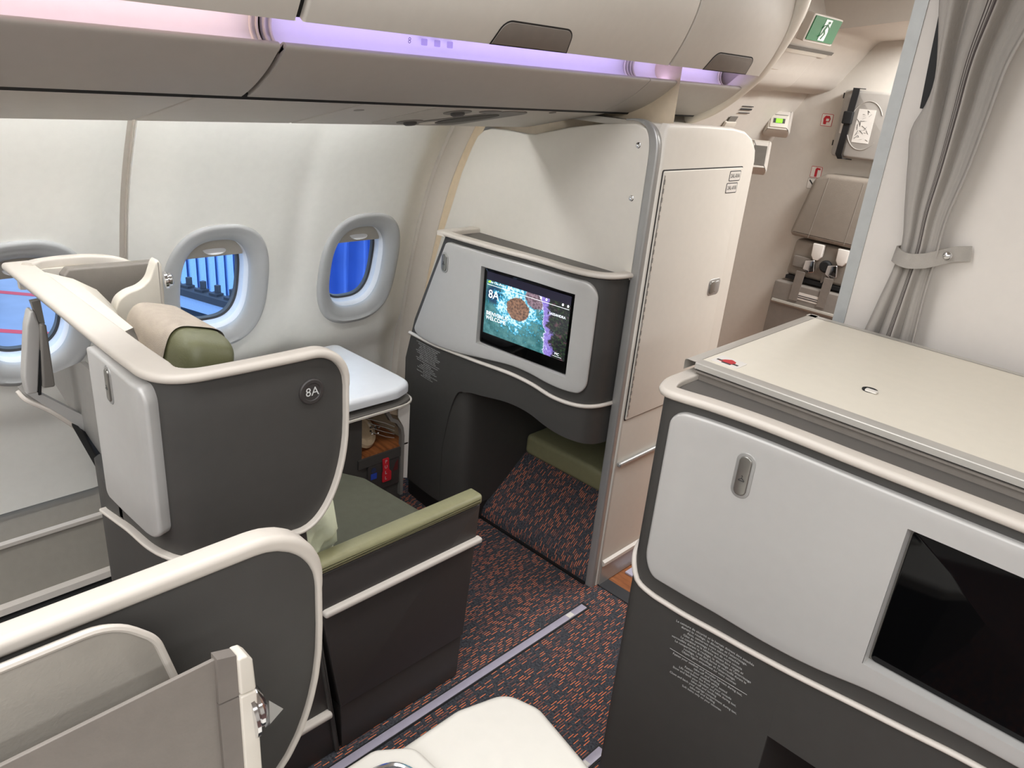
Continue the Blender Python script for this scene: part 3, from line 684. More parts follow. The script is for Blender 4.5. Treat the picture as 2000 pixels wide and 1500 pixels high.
# ------------------------------------------------------------------ partition with curtain
pt = thing('wall_partition', (0, 1.92, 0), 'white class divider wall behind the curtain', None, kind='structure')
PW = mat('partition_white', (218, 211, 203), .5, var=.012); PY = 1.91
slab(rect(-.655, 1.6, 0, 2.22), FY(PY), .03).build('partition_panel', PW, pt, smooth=0)
MB().box(-.683, -.654, PY - .004, PY + .034, 0, 2.22).build('edge_profile', mat('edge_profile_grey', (186, 188, 186), .5, metal=.3), pt, smooth=0)
slab([(-.622, 1.75), (-.614, 1.645), (-.56, 1.645), (-.56, 2.2), (-.64, 2.2), (-.632, 1.90)], FY(PY - .0015), .001).build('curtain_black_slit', BLACK, pt, smooth=0)  # flat black plate on the panel for the dark slit beside the curtain
def curtain_mat():
    m = bpy.data.materials.new('grey_woven_curtain'); m.use_nodes = True; nt = m.node_tree; b = nt.nodes['Principled BSDF']; L = nt.links
    uv = N(nt, 'ShaderNodeUVMap'); sx = N(nt, 'ShaderNodeSeparateXYZ'); L.new(uv.outputs[0], sx.inputs[0])
    mp = N(nt, 'ShaderNodeMapping'); mp.inputs['Scale'].default_value = (500, 60, 1); L.new(uv.outputs[0], mp.inputs[0])
    n = N(nt, 'ShaderNodeTexNoise'); n.inputs['Scale'].default_value = 1; L.new(mp.outputs[0], n.inputs['Vector'])
    r = N(nt, 'ShaderNodeValToRGB'); r.color_ramp.elements[0].color = (lin(146), lin(140), lin(133), 1); r.color_ramp.elements[1].color = (lin(176), lin(170), lin(163), 1); L.new(n.outputs['Fac'], r.inputs[0])
    cur = None
    def mth(op, a, bb):
        q = N(nt, 'ShaderNodeMath', operation=op)
        for i, v in enumerate((a, bb)):
            if isinstance(v, (int, float)): q.inputs[i].default_value = v
            else: L.new(v, q.inputs[i])
        return q.outputs[0]
    for c in (.455, .488, .521, .554):
        k = mth('LESS_THAN', mth('ABSOLUTE', mth('SUBTRACT', sx.outputs[0], c), 0), .0075); cur = k if cur is None else mth('MAXIMUM', cur, k)
    mx = N(nt, 'ShaderNodeMix', data_type='RGBA'); L.new(cur, mx.inputs['Factor']); L.new(r.outputs[0], mx.inputs['A']); mx.inputs['B'].default_value = (lin(70), lin(62), lin(60), 1)
    L.new(mx.outputs['Result'], b.inputs['Base Color']); b.inputs['Roughness'].default_value = .9
    bp = N(nt, 'ShaderNodeBump'); bp.inputs['Strength'].default_value = .25; bp.inputs['Distance'].default_value = .001; L.new(n.outputs['Fac'], bp.inputs['Height']); L.new(bp.outputs[0], b.inputs['Normal'])
    return m
CURT = curtain_mat()
cu = thing('curtain', (-.53, 1.87, 0), 'grey striped fabric curtain gathered by a tie-back at the divider', 'curtain')
CK = 1.0565; cz_ = lambda z: 1.65 + (z - 1.65) / CK
XL0 = ifn((.0, -.56), (.9, -.60), (1.0, -.585), (1.10, -.568), (1.174, -.553), (1.25, -.541), (1.32, -.530), (1.368, -.527), (1.453, -.543), (1.54, -.560), (1.61, -.570), (1.65, -.556), (1.70, -.550), (1.754, -.560), (1.846, -.583), (2.2, -.60))
XR0 = ifn((.0, -.42), (.9, -.43), (1.0, -.435), (1.174, -.445), (1.30, -.452), (1.352, -.452), (1.427, -.454), (1.543, -.440), (1.64, -.432), (1.742, -.424), (1.846, -.395), (2.2, -.33))
XL = lambda z: XL0(cz_(z)) * CK
XR = lambda z: XR0(cz_(z)) * CK
XLS0 = ifn((0, -.56), (1.0, -.585), (1.174, -.553), (1.30, -.533), (1.368, -.527), (1.46, -.538), (1.6, -.554), (1.846, -.583), (2.2, -.62))
XLS = lambda z: XLS0(cz_(z)) * CK
zz = np.concatenate([np.linspace(.05, 1.05, 12)[:-1], np.linspace(1.05, 2.2, 64)]); ncol = 96
def cpt(s, z):
    g = abs(z - 1.335); op = sstep(g / .45); amp = .008 + .013 * op
    f = lambda t: math.sin(2 * math.pi * t)
    y = 1.868 + amp * (f(2.15 * s + .62) * .9 + .35 * f(4.7 * s + .1) + .18 * f(7.3 * s + .3 * z)) - .012 * math.sin(math.pi * s) * (1 - op)
    xl = XLS(z); x = xl + (XR(z) - xl) * (s + .03 * f(2.15 * s + .3) * math.sin(math.pi * s)) + (XL(z) - xl) * max(0, 1 - s / .22) ** 2
    return (x, min(y, 1.900), z)
G = [[cpt(i / ncol, z) for z in zz] for i in range(ncol + 1)]
cm = MB().grid(G); nv = len(cm.v)
co = cm.build('cloth', CURT, cu, smooth=180)
uvl = co.data.uv_layers.new(name='UVMap')
def cuv(c):
    a, b = XLS(c.z), XR(c.z); return ((c.x - a) / (b - a), c.z)
cache = [cuv(v.co) for v in co.data.vertices]
for lp in co.data.loops: uvl.data[lp.index].uv = cache[lp.vertex_index]
md = co.modifiers.new('thickness', 'SOLIDIFY'); md.thickness = .0025
PTAN = mat('curtain_plain', (162, 156, 148), .9, bump=.4, bscale=500)
tb = spl([(-.566, 1.890, 1.333), (-.563, 1.852, 1.333), (-.530, 1.832, 1.328), (-.496, 1.840, 1.334), (-.470, 1.866, 1.346), (-.449, 1.884, 1.355), (-.423, 1.898, 1.360)], 5)
sweep(tb, [Vector((-1, -.4, 0))] * 3 + [Vector((.2 if i > 14 else -.1, -1, 0)) for i in range(len(tb) - 3)], [(-.002, -.0165), (.002, -.0165), (.002, .0165), (-.002, .0165)]).build('tie_back', PTAN, cu)
MB().lathe([(.0085, 0), (.009, .002), (.006, .005), (.001, .006)], (-.4605, 1.868, 1.3505), (.35, -1, .1), 20).build('snap_button', CHROME, cu)

# ------------------------------------------------------------------ forward door area
FYW = 3.80
fwall = thing('wall_front', (-1.2, FYW, 0), 'grey-beige forward bulkhead that carries the folding crew seat', None, kind='structure')
LIN2 = mat('door_area_lining', (208, 201, 191), .55, var=.015)
slab(rect(-2.4, 3.2, 0, 2.3), FY(FYW), .04).build('bulkhead_panel', LIN2, fwall, smooth=0)
dlin = thing('wall_door_surround', (-1.9, 3.1, 0), 'pale moulded door surround between closet and forward bulkhead', None, kind='structure')
lw = [(-2.05, 0), (-2.07, .5), (-2.06, .8), (-2.02, 1.05), (-1.933, 1.303), (-1.868, 1.443), (-1.804, 1.557), (-1.745, 1.655), (-1.72, 1.70)]
extr(thick(spl(lw, 5), .02), 2.36, FYW).build('side_lining', LIN2, dlin, smooth=60)
hd = spl([(-1.78, 1.672), (-1.742, 1.659), (-1.692, 1.664), (-1.636, 1.684), (-1.60, 1.722), (-1.569, 1.769), (-1.52, 1.832), (-1.485, 1.880), (-1.462, 1.899), (-1.42, 1.905), (-1.332, 1.915), (-1.1, 1.95)], 5)
extr(thick(hd[:41], .015), 2.34, 3.25).build('header_fairing', LIN2, dlin, smooth=60)
extr([(-1.462, 1.899), (-1.475, 1.90), (-1.62, 2.22), (-1.60, 2.22)], 2.34, 3.25).build('ceiling_slope', LIN2, dlin, smooth=0)
extr([(-1.9, 1.897), (-1.462, 1.897), (-1.1, 1.948), (-.68, 2.21), (-1.9, 2.21)], 3.24, 3.25).build('ceiling_step', LIN2, dlin, smooth=0)
extr(thick(hd, .015), 3.25, FYW).build('header_fairing', LIN2, dlin, smooth=60)
extr([(-1.11, 1.948), (-1.11, 1.96), (-.7, 2.2), (-.68, 2.2)], 3.25, FYW).build('ceiling_panel', LIN2, dlin, smooth=0)
hp = [Vector(p) for p in hd]
def hM(y, i, d=0.0):
    p = hp[i]; t = (hp[min(i + 1, len(hp) - 1)] - hp[i - 1]).normalized(); return Vector((p.x + t.y * d, y, p.y - t.x * d))
# bulge panel with silver slot at its top
MB().grid([[hM(y, i, d) for y, d in ((2.35, .006), (3.34, .006), (3.355, .004), (3.36, 0))] for i in range(3, 29)]).build('bulge_panel', LIN2, dlin, smooth=60)
MB().grid([[hM(y, i, .008) for y in (2.35, 3.42)] for i in (28, 29)]).build('slot_strip', CREAM, dlin, smooth=0)
MB().grid([[hM(y, i, .007) for y in (2.35, 3.46)] for i in (29, 30)]).build('slot_shadow', GREYP, dlin, smooth=0)
# panel joint on the flat ceiling part
struct(MB().box(-2.3, 3.2, 1.84, 5.2, 2.20, 2.24).build('ceiling_galley', LIN2, smooth=0))
# exit sign on the sloping ceiling, reading from the aisle
es = thing('exit_sign', (-1.45, 3.0, 1.95), 'green illuminated running-man exit sign beside the forward bin', 'sign')
E0 = Vector((-1.372, 2.862, 1.838)); eu = Vector((0, 1, 0)); ev = Vector((.30, 0, 1)); ev = (ev - eu * ev.dot(eu)).normalized()
_es = plane(E0, eu, ev); esM = lambda a, b, d=0.0: _es(a * .93, b * .40, d)
slab(rrect(-.012, .252, -.022, .218, .012, 4), lambda a, b, d=0.0: esM(a, b, d), .03, .003).build('housing', LIN2, es)
slab(rrect(0, .24, 0, .205, .006, 3), lambda a, b, d=0.0: esM(a, b, d + .004), .004).build('panel', emis('sign_green', (28, 104, 60), .06), es, smooth=0)
WHI = emis('sign_white', (225, 228, 225), .12)
k = lambda pts: [(x, y) for x, y in pts]
slab(rect(.095, .150, .012, .194), lambda a, b, d=0.0: esM(a, b, d + .0055), .001).build('doorway_mark', WHI, es, smooth=0)
GRN = MATS.get('x') or emis('sign_green_dark', (26, 92, 54), .05)
fig = MB(); F = lambda a, b, d=0.0: esM(a, b, d + .0065)
slab(disc(.128, .170, .011, .011, 14), F, .0006, mb=fig)
for seg in (((.124, .156), (.108, .098), .015), ((.112, .104), (.128, .072), .012), ((.128, .072), (.112, .026), .010), ((.110, .100), (.100, .060), .011), ((.100, .060), (.086, .040), .009), ((.122, .150), (.145, .128), .008), ((.145, .128), (.152, .100), .007), ((.118, .148), (.098, .140), .008), ((.098, .140), (.090, .112), .007)):
    a, b = Vector(seg[0]), Vector(seg[1]); t = (b - a).normalized(); nrm_ = Vector((-t.y, t.x)) * seg[2] / 2
    slab([tuple(a + nrm_), tuple(b + nrm_), tuple(b - nrm_), tuple(a - nrm_)], F, .0006, mb=fig)
fig.build('running_figure', GRN, es, smooth=0)

# emergency indicator boxes on the door surround
def boxon(name, label, cat, c, u, v, w, h, depth, face, extra):
    t = thing(name, c, label, cat); M = plane(c, u, v)
    P = rrect(-w / 2, w / 2, -h / 2, h / 2, .012, 4); Q = loop_inset(P, .016)
    mb = MB(); rg = [[M(x, y, -.05) for x, y in P], [M(x, y, 0) for x, y in P], [M(x, y, depth) for x, y in Q]]; mb.grid(rg, closed_v=True); mb.fan(rg[-1]); mb.build('housing', LIN2, t)
    extra(t, lambda a, b, d=0.0: M(a, b, d + depth)); return t
cU = Vector((.85, .52, 0)).normalized(); cV = Vector((-.25, .2, 1)); cV = (cV - cU * cV.dot(cU)).normalized()
def ind(t, M):
    slab(rrect(-.040, .040, -.034, .022, .004, 3), lambda a, b, d=0.0: M(a, b, d + .006), .012, .002).build('display_plate', CREAM, t)
    slab(rect(-.027, .027, -.015, .007), lambda a, b, d=0.0: M(a, b, d + .007), .002).build('display_window', mat('dark_lens', (70, 72, 68), .4), t, smooth=0)
    slab(rect(-.015, .015, -.0135, .0055), lambda a, b, d=0.0: M(a, b, d + .008), .002).build('green_light', emis('indicator_green', (120, 226, 40), 1.0), t, smooth=0)
    slab(rect(-.037, .037, .024, .026), lambda a, b, d=0.0: M(a, b, d + .003), .002).build('joint', GREYP, t, smooth=0)
boxon('indicator_box', 'small beige box with a bright green indicator on the door surround', 'indicator', (-1.80, 3.66, 1.52), cU, cV, .125, .115, .035, None, ind)
def grl(t, M):
    slab(rect(-.03, .03, -.05, .04), lambda a, b, d=0.0: M(a, b, d + .002), .003).build('grille', mat('speaker_mesh', (104, 98, 90), .7, bump=.6, bscale=900), t, smooth=0)
boxon('door_speaker', 'beige speaker box with dark grille below the green indicator', 'speaker', (-1.785, 3.5, 1.365), cU, cV, .10, .15, .04, None, grl)
dp = thing('door_placard', (-1.86, 3.05, 1.52), 'small printed placard and white switch above the indicator box', 'label')
pM = plane((-1.797, 3.26, 1.565), (0, 1, .0), (.5, 0, 1))
for k2, (a, b, w, h, mt) in enumerate(((0, .02, .10, .003, LETTERD), (0, .004, .10, .007, LETTERD), (0, -.012, .10, .003, LETTERD))):
    slab(rect(a, a + w, b, b + h), lambda p, q, d=0.0: pM(p, q, d + .004), .002).build('print_line', mt, dp, smooth=0)
slab(rrect(-.06, .03, -.085, -.055, .006, 3), lambda p, q, d=0.0: pM(p, q, d + .010), .012, .003).build('switch', CREAM, dp)
slab(rect(-.045, .02, -.055, -.03), lambda p, q, d=0.0: pM(p, q, d + .004), .003).build('switch_recess', GREYP, dp, smooth=0)

# stickers on the bulkhead
def sticker(name, lab, x0, x1, z0, z1, border, draw):
    t = thing(name, ((x0 + x1) / 2, FYW - .002, z0), lab, 'sign')
    slab(rrect(x0, x1, z0, z1, .004, 3), FY(FYW - .001), .002).build('border', border, t, smooth=0)
    slab(rrect(x0 + .0022, x1 - .0022, z0 + .0022, z1 - .0022, .002, 3), FY(FYW - .002), .002).build('plate', STICK, t, smooth=0)
    draw(t, lambda a, b, d=0.0: FY(FYW - .003)(x0 + a * (x1 - x0), z0 + b * (z1 - z0), d))
def d1(t, M):
    slab(rpoly([(.25, .15), (.5, .15), (.5, .35), (.75, .35), (.82, .62), (.7, .85), (.35, .85), (.2, .62)], .05, 3), M, .001).build('hood_symbol', RED, t, smooth=0)
    slab(rect(.45, .7, .42, .62), lambda a, b, d=0.0: M(a, b, d + .0005), .001).build('visor_symbol', STICK, t, smooth=0)
def d2(t, M):
    slab(rpoly([(.4, .1), (.62, .1), (.62, .72), (.85, .72), (.85, .86), (.5, .9), (.4, .75)], .02, 2), M, .001).build('extinguisher_symbol', RED, t, smooth=0)
def d3(t, M):
    slab([(.15, .78), (.22, .88), (.66, .4), (.76, .5), (.82, .14), (.5, .24), (.58, .32)], M, .001).build('arrow_symbol', LETTERD, t, smooth=0)
sticker('smoke_hood_sign', 'red smoke hood symbol sticker left of the strapped grey case', -1.652, -1.596, 1.522, 1.578, RED, d1)
sticker('extinguisher_sign', 'red fire extinguisher symbol sticker left of the crew seat headrest', -1.645, -1.590, 1.28, 1.334, RED, d2)
sticker('arrow_sign', 'white sticker with a black downward arrow left of the crew seat headrest', -1.650, -1.596, 1.225, 1.276, LEATHER2, d3)

# strapped equipment case
ec = thing('equipment_case', (-1.43, FYW - .06, 1.39), 'grey hard case strapped to the bulkhead with black webbing', 'case')
CASE = mat('grey_abs_case', (166, 161, 154), .4, var=.02)
slab(rrect(-1.548, -1.22, 1.397, 1.692, .018, 4), FY(FYW - .055), .055, .008).build('case_back', CASE, ec)
slab(rpoly([(-1.482, 1.400), (-1.22, 1.400), (-1.22, 1.69), (-1.482, 1.69)], .014, 4), FY(FYW - .082), .03, .01).build('case_lid', CASE, ec)
slab(rect(-1.452, -1.375, 1.470, 1.615), FY(FYW - .0835), .002).build('instruction_label', STICK, ec, smooth=0)
ln = MB()
for q in range(26):
    a, b = -1.446 + random.random() * .062, 1.478 + random.random() * .13; t = random.random() * 3.1; l = .008 + random.random() * .02; dx_, dz_ = math.cos(t) * l / 2, math.sin(t) * l / 2
    slab([(a - dx_ - .0008, b - dz_), (a - dx_ + .0008, b - dz_ + .0005), (a + dx_ + .0008, b + dz_), (a + dx_ - .0008, b + dz_ - .0005)], FY(FYW - .0845), .0008, mb=ln)
ln.build('instruction_drawing', LETTERD, ec, smooth=0)
for (a0, a1, rr) in ((.5, 2.6, .105), (3.6, 5.6, .105)):
    pth = [(-1.41 + rr * .72 * math.cos(t), FYW - .083, 1.545 + rr * 1.0 * math.sin(t)) for t in np.linspace(a0, a1, 16)]
    MB().tube(pth, .0022, 6).build('moulded_arc', CASE, ec)
def strap(x0, x1):
    pts = [(x0, FYW - .02, 1.70), (x0, FYW - .090, 1.699), (x0 + .002, FYW - .094, 1.68), ((x0 + x1) / 2, FYW - .092, 1.545), (x1, FYW - .094, 1.41), (x1 + .01, FYW - .088, 1.392), (x1 + .03, FYW - .03, 1.390)]
    return sweep(pts, (1, 0, 0), [(-.015, -.002), (.015, -.002), (.015, .002), (-.015, .002)])
strap(-1.483, -1.493).build('strap', BLACKP, ec)
slab(rrect(-1.512, -1.468, 1.545, 1.60, .005, 3), FY(FYW - .103), .016, .004).build('strap_buckle', BLACKP, ec)
strap(-1.262, -1.272).build('strap', BLACKP, ec)
for z in (1.665, 1.455): slab(rect(-1.553, -1.545, z - .012, z + .012), FY(FYW - .05), .02).build('case_hinge', BLACKP, ec, smooth=0)
slab(rrect(-1.53, -1.50, 1.50, 1.575, .003, 2), FY(FYW - .0565), .002).build('side_label', STICK, ec, smooth=0)
for z in (1.57, 1.562, 1.554): slab(rect(-1.527, -1.503, z - .002, z), FY(FYW - .0575), .001).build('side_print', LETTERD, ec, smooth=0)

# folding crew seat
js = thing('crew_seat', (-1.45, FYW - .05, 0), 'folded taupe crew seat with harness on the forward bulkhead', 'seat')
JL = mat('crew_seat_leather', (138, 129, 118), .5, var=.03, bump=.2, bscale=220)
hp2 = rpoly([(-1.650, 1.000), (-1.22, .992), (-1.22, 1.30), (-1.30, 1.322), (-1.53, 1.314), (-1.585, 1.285)], [.02, .02, .04, .03, .04, .05], 5)
slab(hp2, FY(FYW - .09), .09, .022, 5).build('headrest', JL, js)
for x0, x1 in ((-1.51, -1.545), (-1.345, -1.365)):
    MB().tube([(x0, FYW - .0905, 1.30), ((x0 + x1) / 2, FYW - .0915, 1.15), (x1, FYW - .0905, 1.005)], .0012, 6).build('stitching', LEATHER2, js)
slab(rpoly([(-1.632, .80), (-1.20, .80), (-1.20, .985), (-1.615, .985)], .02, 4), FY(FYW - .06), .06, .018, 4).build('backrest', JL, js)
MB().box(-1.62, -1.2, FYW - .075, FYW - .02, .782, .80).build('seat_gap', BLACK, js, smooth=0)
slab(rpoly([(-1.655, .768), (-1.18, .772), (-1.18, .3), (-1.665, .3)], .01, 3), FY(FYW - .11), .11, .006).build('seat_pan', LEATHER, js)
MB().tube([(-1.645, FYW - .113, .665), (-1.2, FYW - .113, .665)], .011, 8).build('pan_rail', LEATHER2, js)
slab(rrect(-1.535, -1.405, .70, .737, .003, 2), FY(FYW - .1115), .002).build('label_plate', STICK, js, smooth=0)
for z in (.722, .712): slab(rect(-1.525, -1.415, z - .003, z + .001), FY(FYW - .1125), .001).build('label_print', LETTERD, js, smooth=0)
for x, tx in ((-1.485, -.02), (-1.36, -.03)):
    slab(rpoly([(x - .028, .985), (x + .028, .985), (x + .026, .925), (x + .012, .905), (x - .012, .905), (x - .026, .925)], .004, 2), FY(FYW - .088), .02, .004).build('harness_tag', STICK, js)
    slab(rpoly([(x - .026 + tx, .895), (x + .02 + tx, .905), (x + .03 + tx, .845), (x + .0 + tx, .835), (x - .03 + tx, .85)], .006, 3), FY(FYW - .092), .016, .004).build('harness_buckle', CHROME, js)
    slab([(x - .05 + tx, .862), (x - .02 + tx, .885), (x - .02 + tx, .85), (x - .05 + tx, .78), (x - .09 + tx, .72), (x - .05 + tx, .70), (x - .03 + tx, .76)][:4], FY(FYW - .07), .004).build('harness_belt', LEATHER, js, smooth=0)
MB().lathe([(.030, 0), (.030, .012), (.022, .018), (.005, .018)], (-1.43, FYW - .07, .885), (0, -1, 0), 20).build('harness_hub', BLACKP, js)
slab(rrect(-1.60, -1.51, .85, .905, .006, 3), FY(FYW - .075), .01, .003).build('belt_fold', LEATHER, js)
for x in (-1.53, -1.385): slab([(x - .022, .84), (x + .022, .84), (x + .012, .69), (x - .03, .69)], FY(FYW - .116), .006).build('belt_tail', LEATHER, js, smooth=0)

# ------------------------------------------------------------------ seat furniture
def rimprof(w, h, r=.010, drop=0.0):
    """rounded bar: a from -w to 0 (outwards), b is height"""
    return rpoly([(-w, -h / 2), (0, -h / 2 - drop), (0, h / 2), (-w, h / 2)], [.004, r, r, .006], 4)
def planpath(P, us, zf, d): return [P.M(u, zf(u) if callable(zf) else zf, d) for u in us], [Vector((P.at(u)[2], P.at(u)[3], 0)) for u in us]
def rim_along(P, u0, u1, z, w, h, n=60, r=.010):
    us = np.linspace(u0, u1, n); p, nn = planpath(P, us, z, 0)
    return sweep(p, nn, rimprof(w, h, r))
def trim_along(P, u0, u1, zf, d, ra, rb, n=60):
    us = np.linspace(u0, u1, n); p, nn = planpath(P, us, zf, d)
    return sweep(p, nn, [(ra * math.cos(t), rb * math.sin(t)) for t in np.linspace(0, 2 * math.pi, 13)[:-1]])
def hanger(M, a, b, s, name, parent):
    mb = MB(); pts = [(0, .55), (.10, .75), (.0, .9), (-.12, .78)]
    pa = [M(a + x * s, b + y * s, .0006) for x, y in pts]; mb.tube(pa, s * .05, 6)
    mb.tube([M(a + x * s, b + y * s, .0006) for x, y in ((0, .55), (0, .4), (-.55, 0), (-.5, -.08), (.5, -.08), (.55, 0), (0, .4))], s * .05, 6)
    return mb.build(name, LETTERD, parent)
def hookbtn(M, a, z0, z1, w, parent):
    h = slab(rrect(a - w / 2 - .006, a + w / 2 + .006, z0 - .006, z1 + .006, w / 2 + .005, 8), lambda p, q, d=0.0: M(p, q, d + .0015), .004, .001).build('hook_surround', ALU, parent)
    slab(rrect(a - w / 2, a + w / 2, z0, z1, w / 2 - .001, 8), lambda p, q, d=0.0: M(p, q, d + .0045), .006, .002).build('coat_hook', HOOK, h)
    hanger(lambda p, q, d=0.0: M(p, q, d + .005), a, (z0 * .6 + z1 * .4), w * .45, 'hanger_mark', h)
FR = ["La ceinture de sécurité et le harnais doivent être attachés", "durant le roulage, le décollage et l'atterrissage.", "Assis, conservez votre ceinture attachée", "Gilet de sauvetage à l'avant de votre console",
      "Le combiné et la tablette doivent être rangés et", "verrouillés durant le roulage, le décollage et l'atterrissage", "Le compartiment doit être fermé et verrouillé durant le", "roulage, le décollage et l'atterrissage.", "Objets légers uniquement sur votre ottoman"]
EN = ["Fasten your seatbelt and shoulder harness during taxi,", "take-off and landing", "Fasten your seatbelt while seated", "Life vest below the front of your console", "Stow and latch your handset and table during taxi,", "take-off and landing",
      "Close and latch your storage compartment during taxi,", "take-off and landing", "Soft items only on your ottoman"]
def notice(M, a, ztop, w, parent):
    lh = w * .047; z = ztop; mb = MB()
    for i, t in enumerate(FR + [None] + EN):
        if t is None:
            slab(rect(a - w / 2, a + w / 2, z - .0004, z + .0004), lambda p, q, d=0.0: M(p, q, d + .0007), .0003, mb=mb); z -= lh; continue
        v, f = text_data(t, lh * .92, 'CENTER'); xs = [q[0] for q in v]; k = (w * len(t) / 60) / (max(xs) - min(xs))
        mb.add([M(a + x * k, z + y, .0007) for x, y, _ in v], f); z -= lh
    return mb.build('safety_notice', LETTER, parent, smooth=0)

# ---- console with screen ahead of the window seat
def holepanel(up, lo, M, front, back, b, s0, s1, z0, z1, hr=.008, wall=.018):
    """bevelled panel on a curved surface with one rectangular opening"""
    mb = MB(); n = len(up); P = lo + up[::-1]; rings = [[M(x, y, back) for x, y in P]]; seg = 3
    for k in range(seg + 1):
        a = k / seg * math.pi / 2; Q = loop_inset(P, b * (1 - math.cos(a))); rings.append([M(x, y, front - b + b * math.sin(a)) for x, y in Q])
    mb.grid(rings, closed_v=True); L, U_ = Q[:n], Q[n:][::-1]
    def cl(v, i): return min(max(v, L[i][1]), U_[i][1])
    def col(i, va, vb, r=3):
        def xy(v):
            t = (v - L[i][1]) / max(U_[i][1] - L[i][1], 1e-6); return (L[i][0] + (U_[i][0] - L[i][0]) * t, v)
        return [M(*xy(va + (vb - va) * k / r), front) for k in range(r + 1)]
    for i in range(n - 1):
        xm = (L[i][0] + L[i + 1][0]) / 2
        inside = s0 < xm < s1
        segs = ((0, 1), (2, 3)) if inside else ((0, 1), (1, 2), (2, 3))
        for a, c in segs:
            lv = [lambda j: L[j][1], lambda j: cl(z0, j), lambda j: cl(z1, j), lambda j: U_[j][1]]
            mb.grid([col(i, lv[a](i), lv[c](i)), col(i + 1, lv[a](i + 1), lv[c](i + 1))], flip=True)
    H = rrect(s0, s1, z0, z1, hr * 0 + 1e-7, 1); H = []
    for x in np.linspace(s0, s1, 16): H.append((x, z0))
    for x in np.linspace(s1, s0, 16): H.append((x, z1))
    mb.grid([[M(x, y, front) for x, y in H], [M(x, y, front - wall) for x, y in loop_inset(H, .003)]], closed_v=True)
    return mb
A8 = Plan([(-2.25, 1.69), (-2.10, 1.688), (-1.95, 1.672), (-1.80, 1.675), (-1.66, 1.684), (-1.52, 1.699), (-1.40, 1.697), (-1.315, 1.712), (-1.262, 1.755), (-1.247, 1.85)])
c8 = thing('seat_console', (-1.7, 1.75, 0), 'charcoal and silver console with a lit screen in front of the closet', 'console')
def PX(P):
    def f(x): i = int(np.argmax(P.p[:, 0] >= x - 1e-6)); return float(np.interp(x, P.p[max(i - 1, 0):i + 1, 0], P.s[max(i - 1, 0):i + 1]))
    return f
u = PX(A8); uE = A8.L - .002; BD = -.018
lowf = ifn((u(-1.90), .30), (u(-1.87), .46), (u(-1.84), .548), (u(-1.79), .578), (u(-1.715), .592), (u(-1.578), .608), (u(-1.50), .602), (u(-1.438), .588), (u(-1.38), .578), (u(-1.321), .572), (.99, .566), (1.05, .560), (A8.L, .560))
S0, S1, SZ0, SZ1 = u(-1.742), u(-1.360), .783, 1.050
us0 = np.linspace(u(-1.90), S0 - .01, 16); us1 = np.linspace(S0 - .01, S1 + .01, 26); us2 = np.linspace(S1 + .01, uE, 24)
bm_ = mslab([(x, 1.105) for x in us0], [(x, lowf(x)) for x in us0], A8.M, BD, BD - .03, .0, rows=2)
mslab([(x, SZ0 - .004) for x in us1], [(x, lowf(x)) for x in us1], A8.M, BD, BD - .03, .0, rows=2, mb=bm_)
mslab([(x, 1.105) for x in us1], [(x, SZ1 + .004) for x in us1], A8.M, BD, BD - .03, .0, rows=1, mb=bm_)
mslab([(x, 1.105) for x in us2], [(x, lowf(x)) for x in us2], A8.M, BD, BD - .03, .0, rows=2, mb=bm_)
bm_.build('body', DARK, c8, smooth=50)
us = np.linspace(u(-1.835), uE, 60)   # soft rolled lower lip of the arch
sweep([A8.M(x, lowf(x) + .012, BD - .014) for x in us], [Vector((A8.at(x)[2], A8.at(x)[3], 0)) for x in us], [(.014 * math.cos(t), .013 * math.sin(t)) for t in np.linspace(0, 2 * math.pi, 15)[:-1]]).build('arch_lip', DARK, c8)
wl_ = lambda z: -1.950 - .48 * (1.084 - max(z, .66))
def leftslab(z1, z0, ur, front, back, mat_, name, parent, rows=6):
    n = 14; zsr = np.linspace(z0, z1, rows + 1)
    pair = lambda t, z: (u(wl_(z)) + (ur - u(wl_(z))) * t, z)
    Gf = [[A8.M(*pair(i / (n - 1), z), front) for z in zsr] for i in range(n)]; Gb = [[A8.M(*pair(i / (n - 1), z), back) for z in zsr] for i in range(n)]
    mb = MB().grid(Gf); mb.grid(Gb); mb.grid([Gf[0], Gb[0]]); mb.grid([Gf[-1], Gb[-1]]); mb.grid([[r[0] for r in Gf], [r[0] for r in Gb]]); mb.grid([[r[-1] for r in Gf], [r[-1] for r in Gb]])
    return mb.build(name, mat_, parent)
leftslab(1.105, .078, u(-1.898), BD, BD - .03, DARK, 'body_side', c8)
PL8 = Plan([(-2.145, 1.75), (-2.145, 1.712), (-2.10, 1.704), (-1.97, 1.692), (-1.90, 1.692), (-1.845, 1.70), (-1.80, 1.722), (-1.795, 1.80), (-1.795, 2.40)])
us = np.linspace(0.02, PL8.L, 60)
mslab([(x, .58) for x in us], [(x, .075) for x in us], PL8.M, 0, -.03, .0).build('pillar', DARK, c8, smooth=60)
mslab([(x, .075) for x in us], [(x, 0) for x in us], PL8.M, -.012, -.03, .0).build('pillar_foot', BLACK, c8)
for uu in (.40, .30): MB().lathe([(.004, 0), (.004, .002), (.001, .003)], PL8.M(uu, .045, -.012), (-.1, -1, 0), 12).build('foot_screw', HOOK, c8)
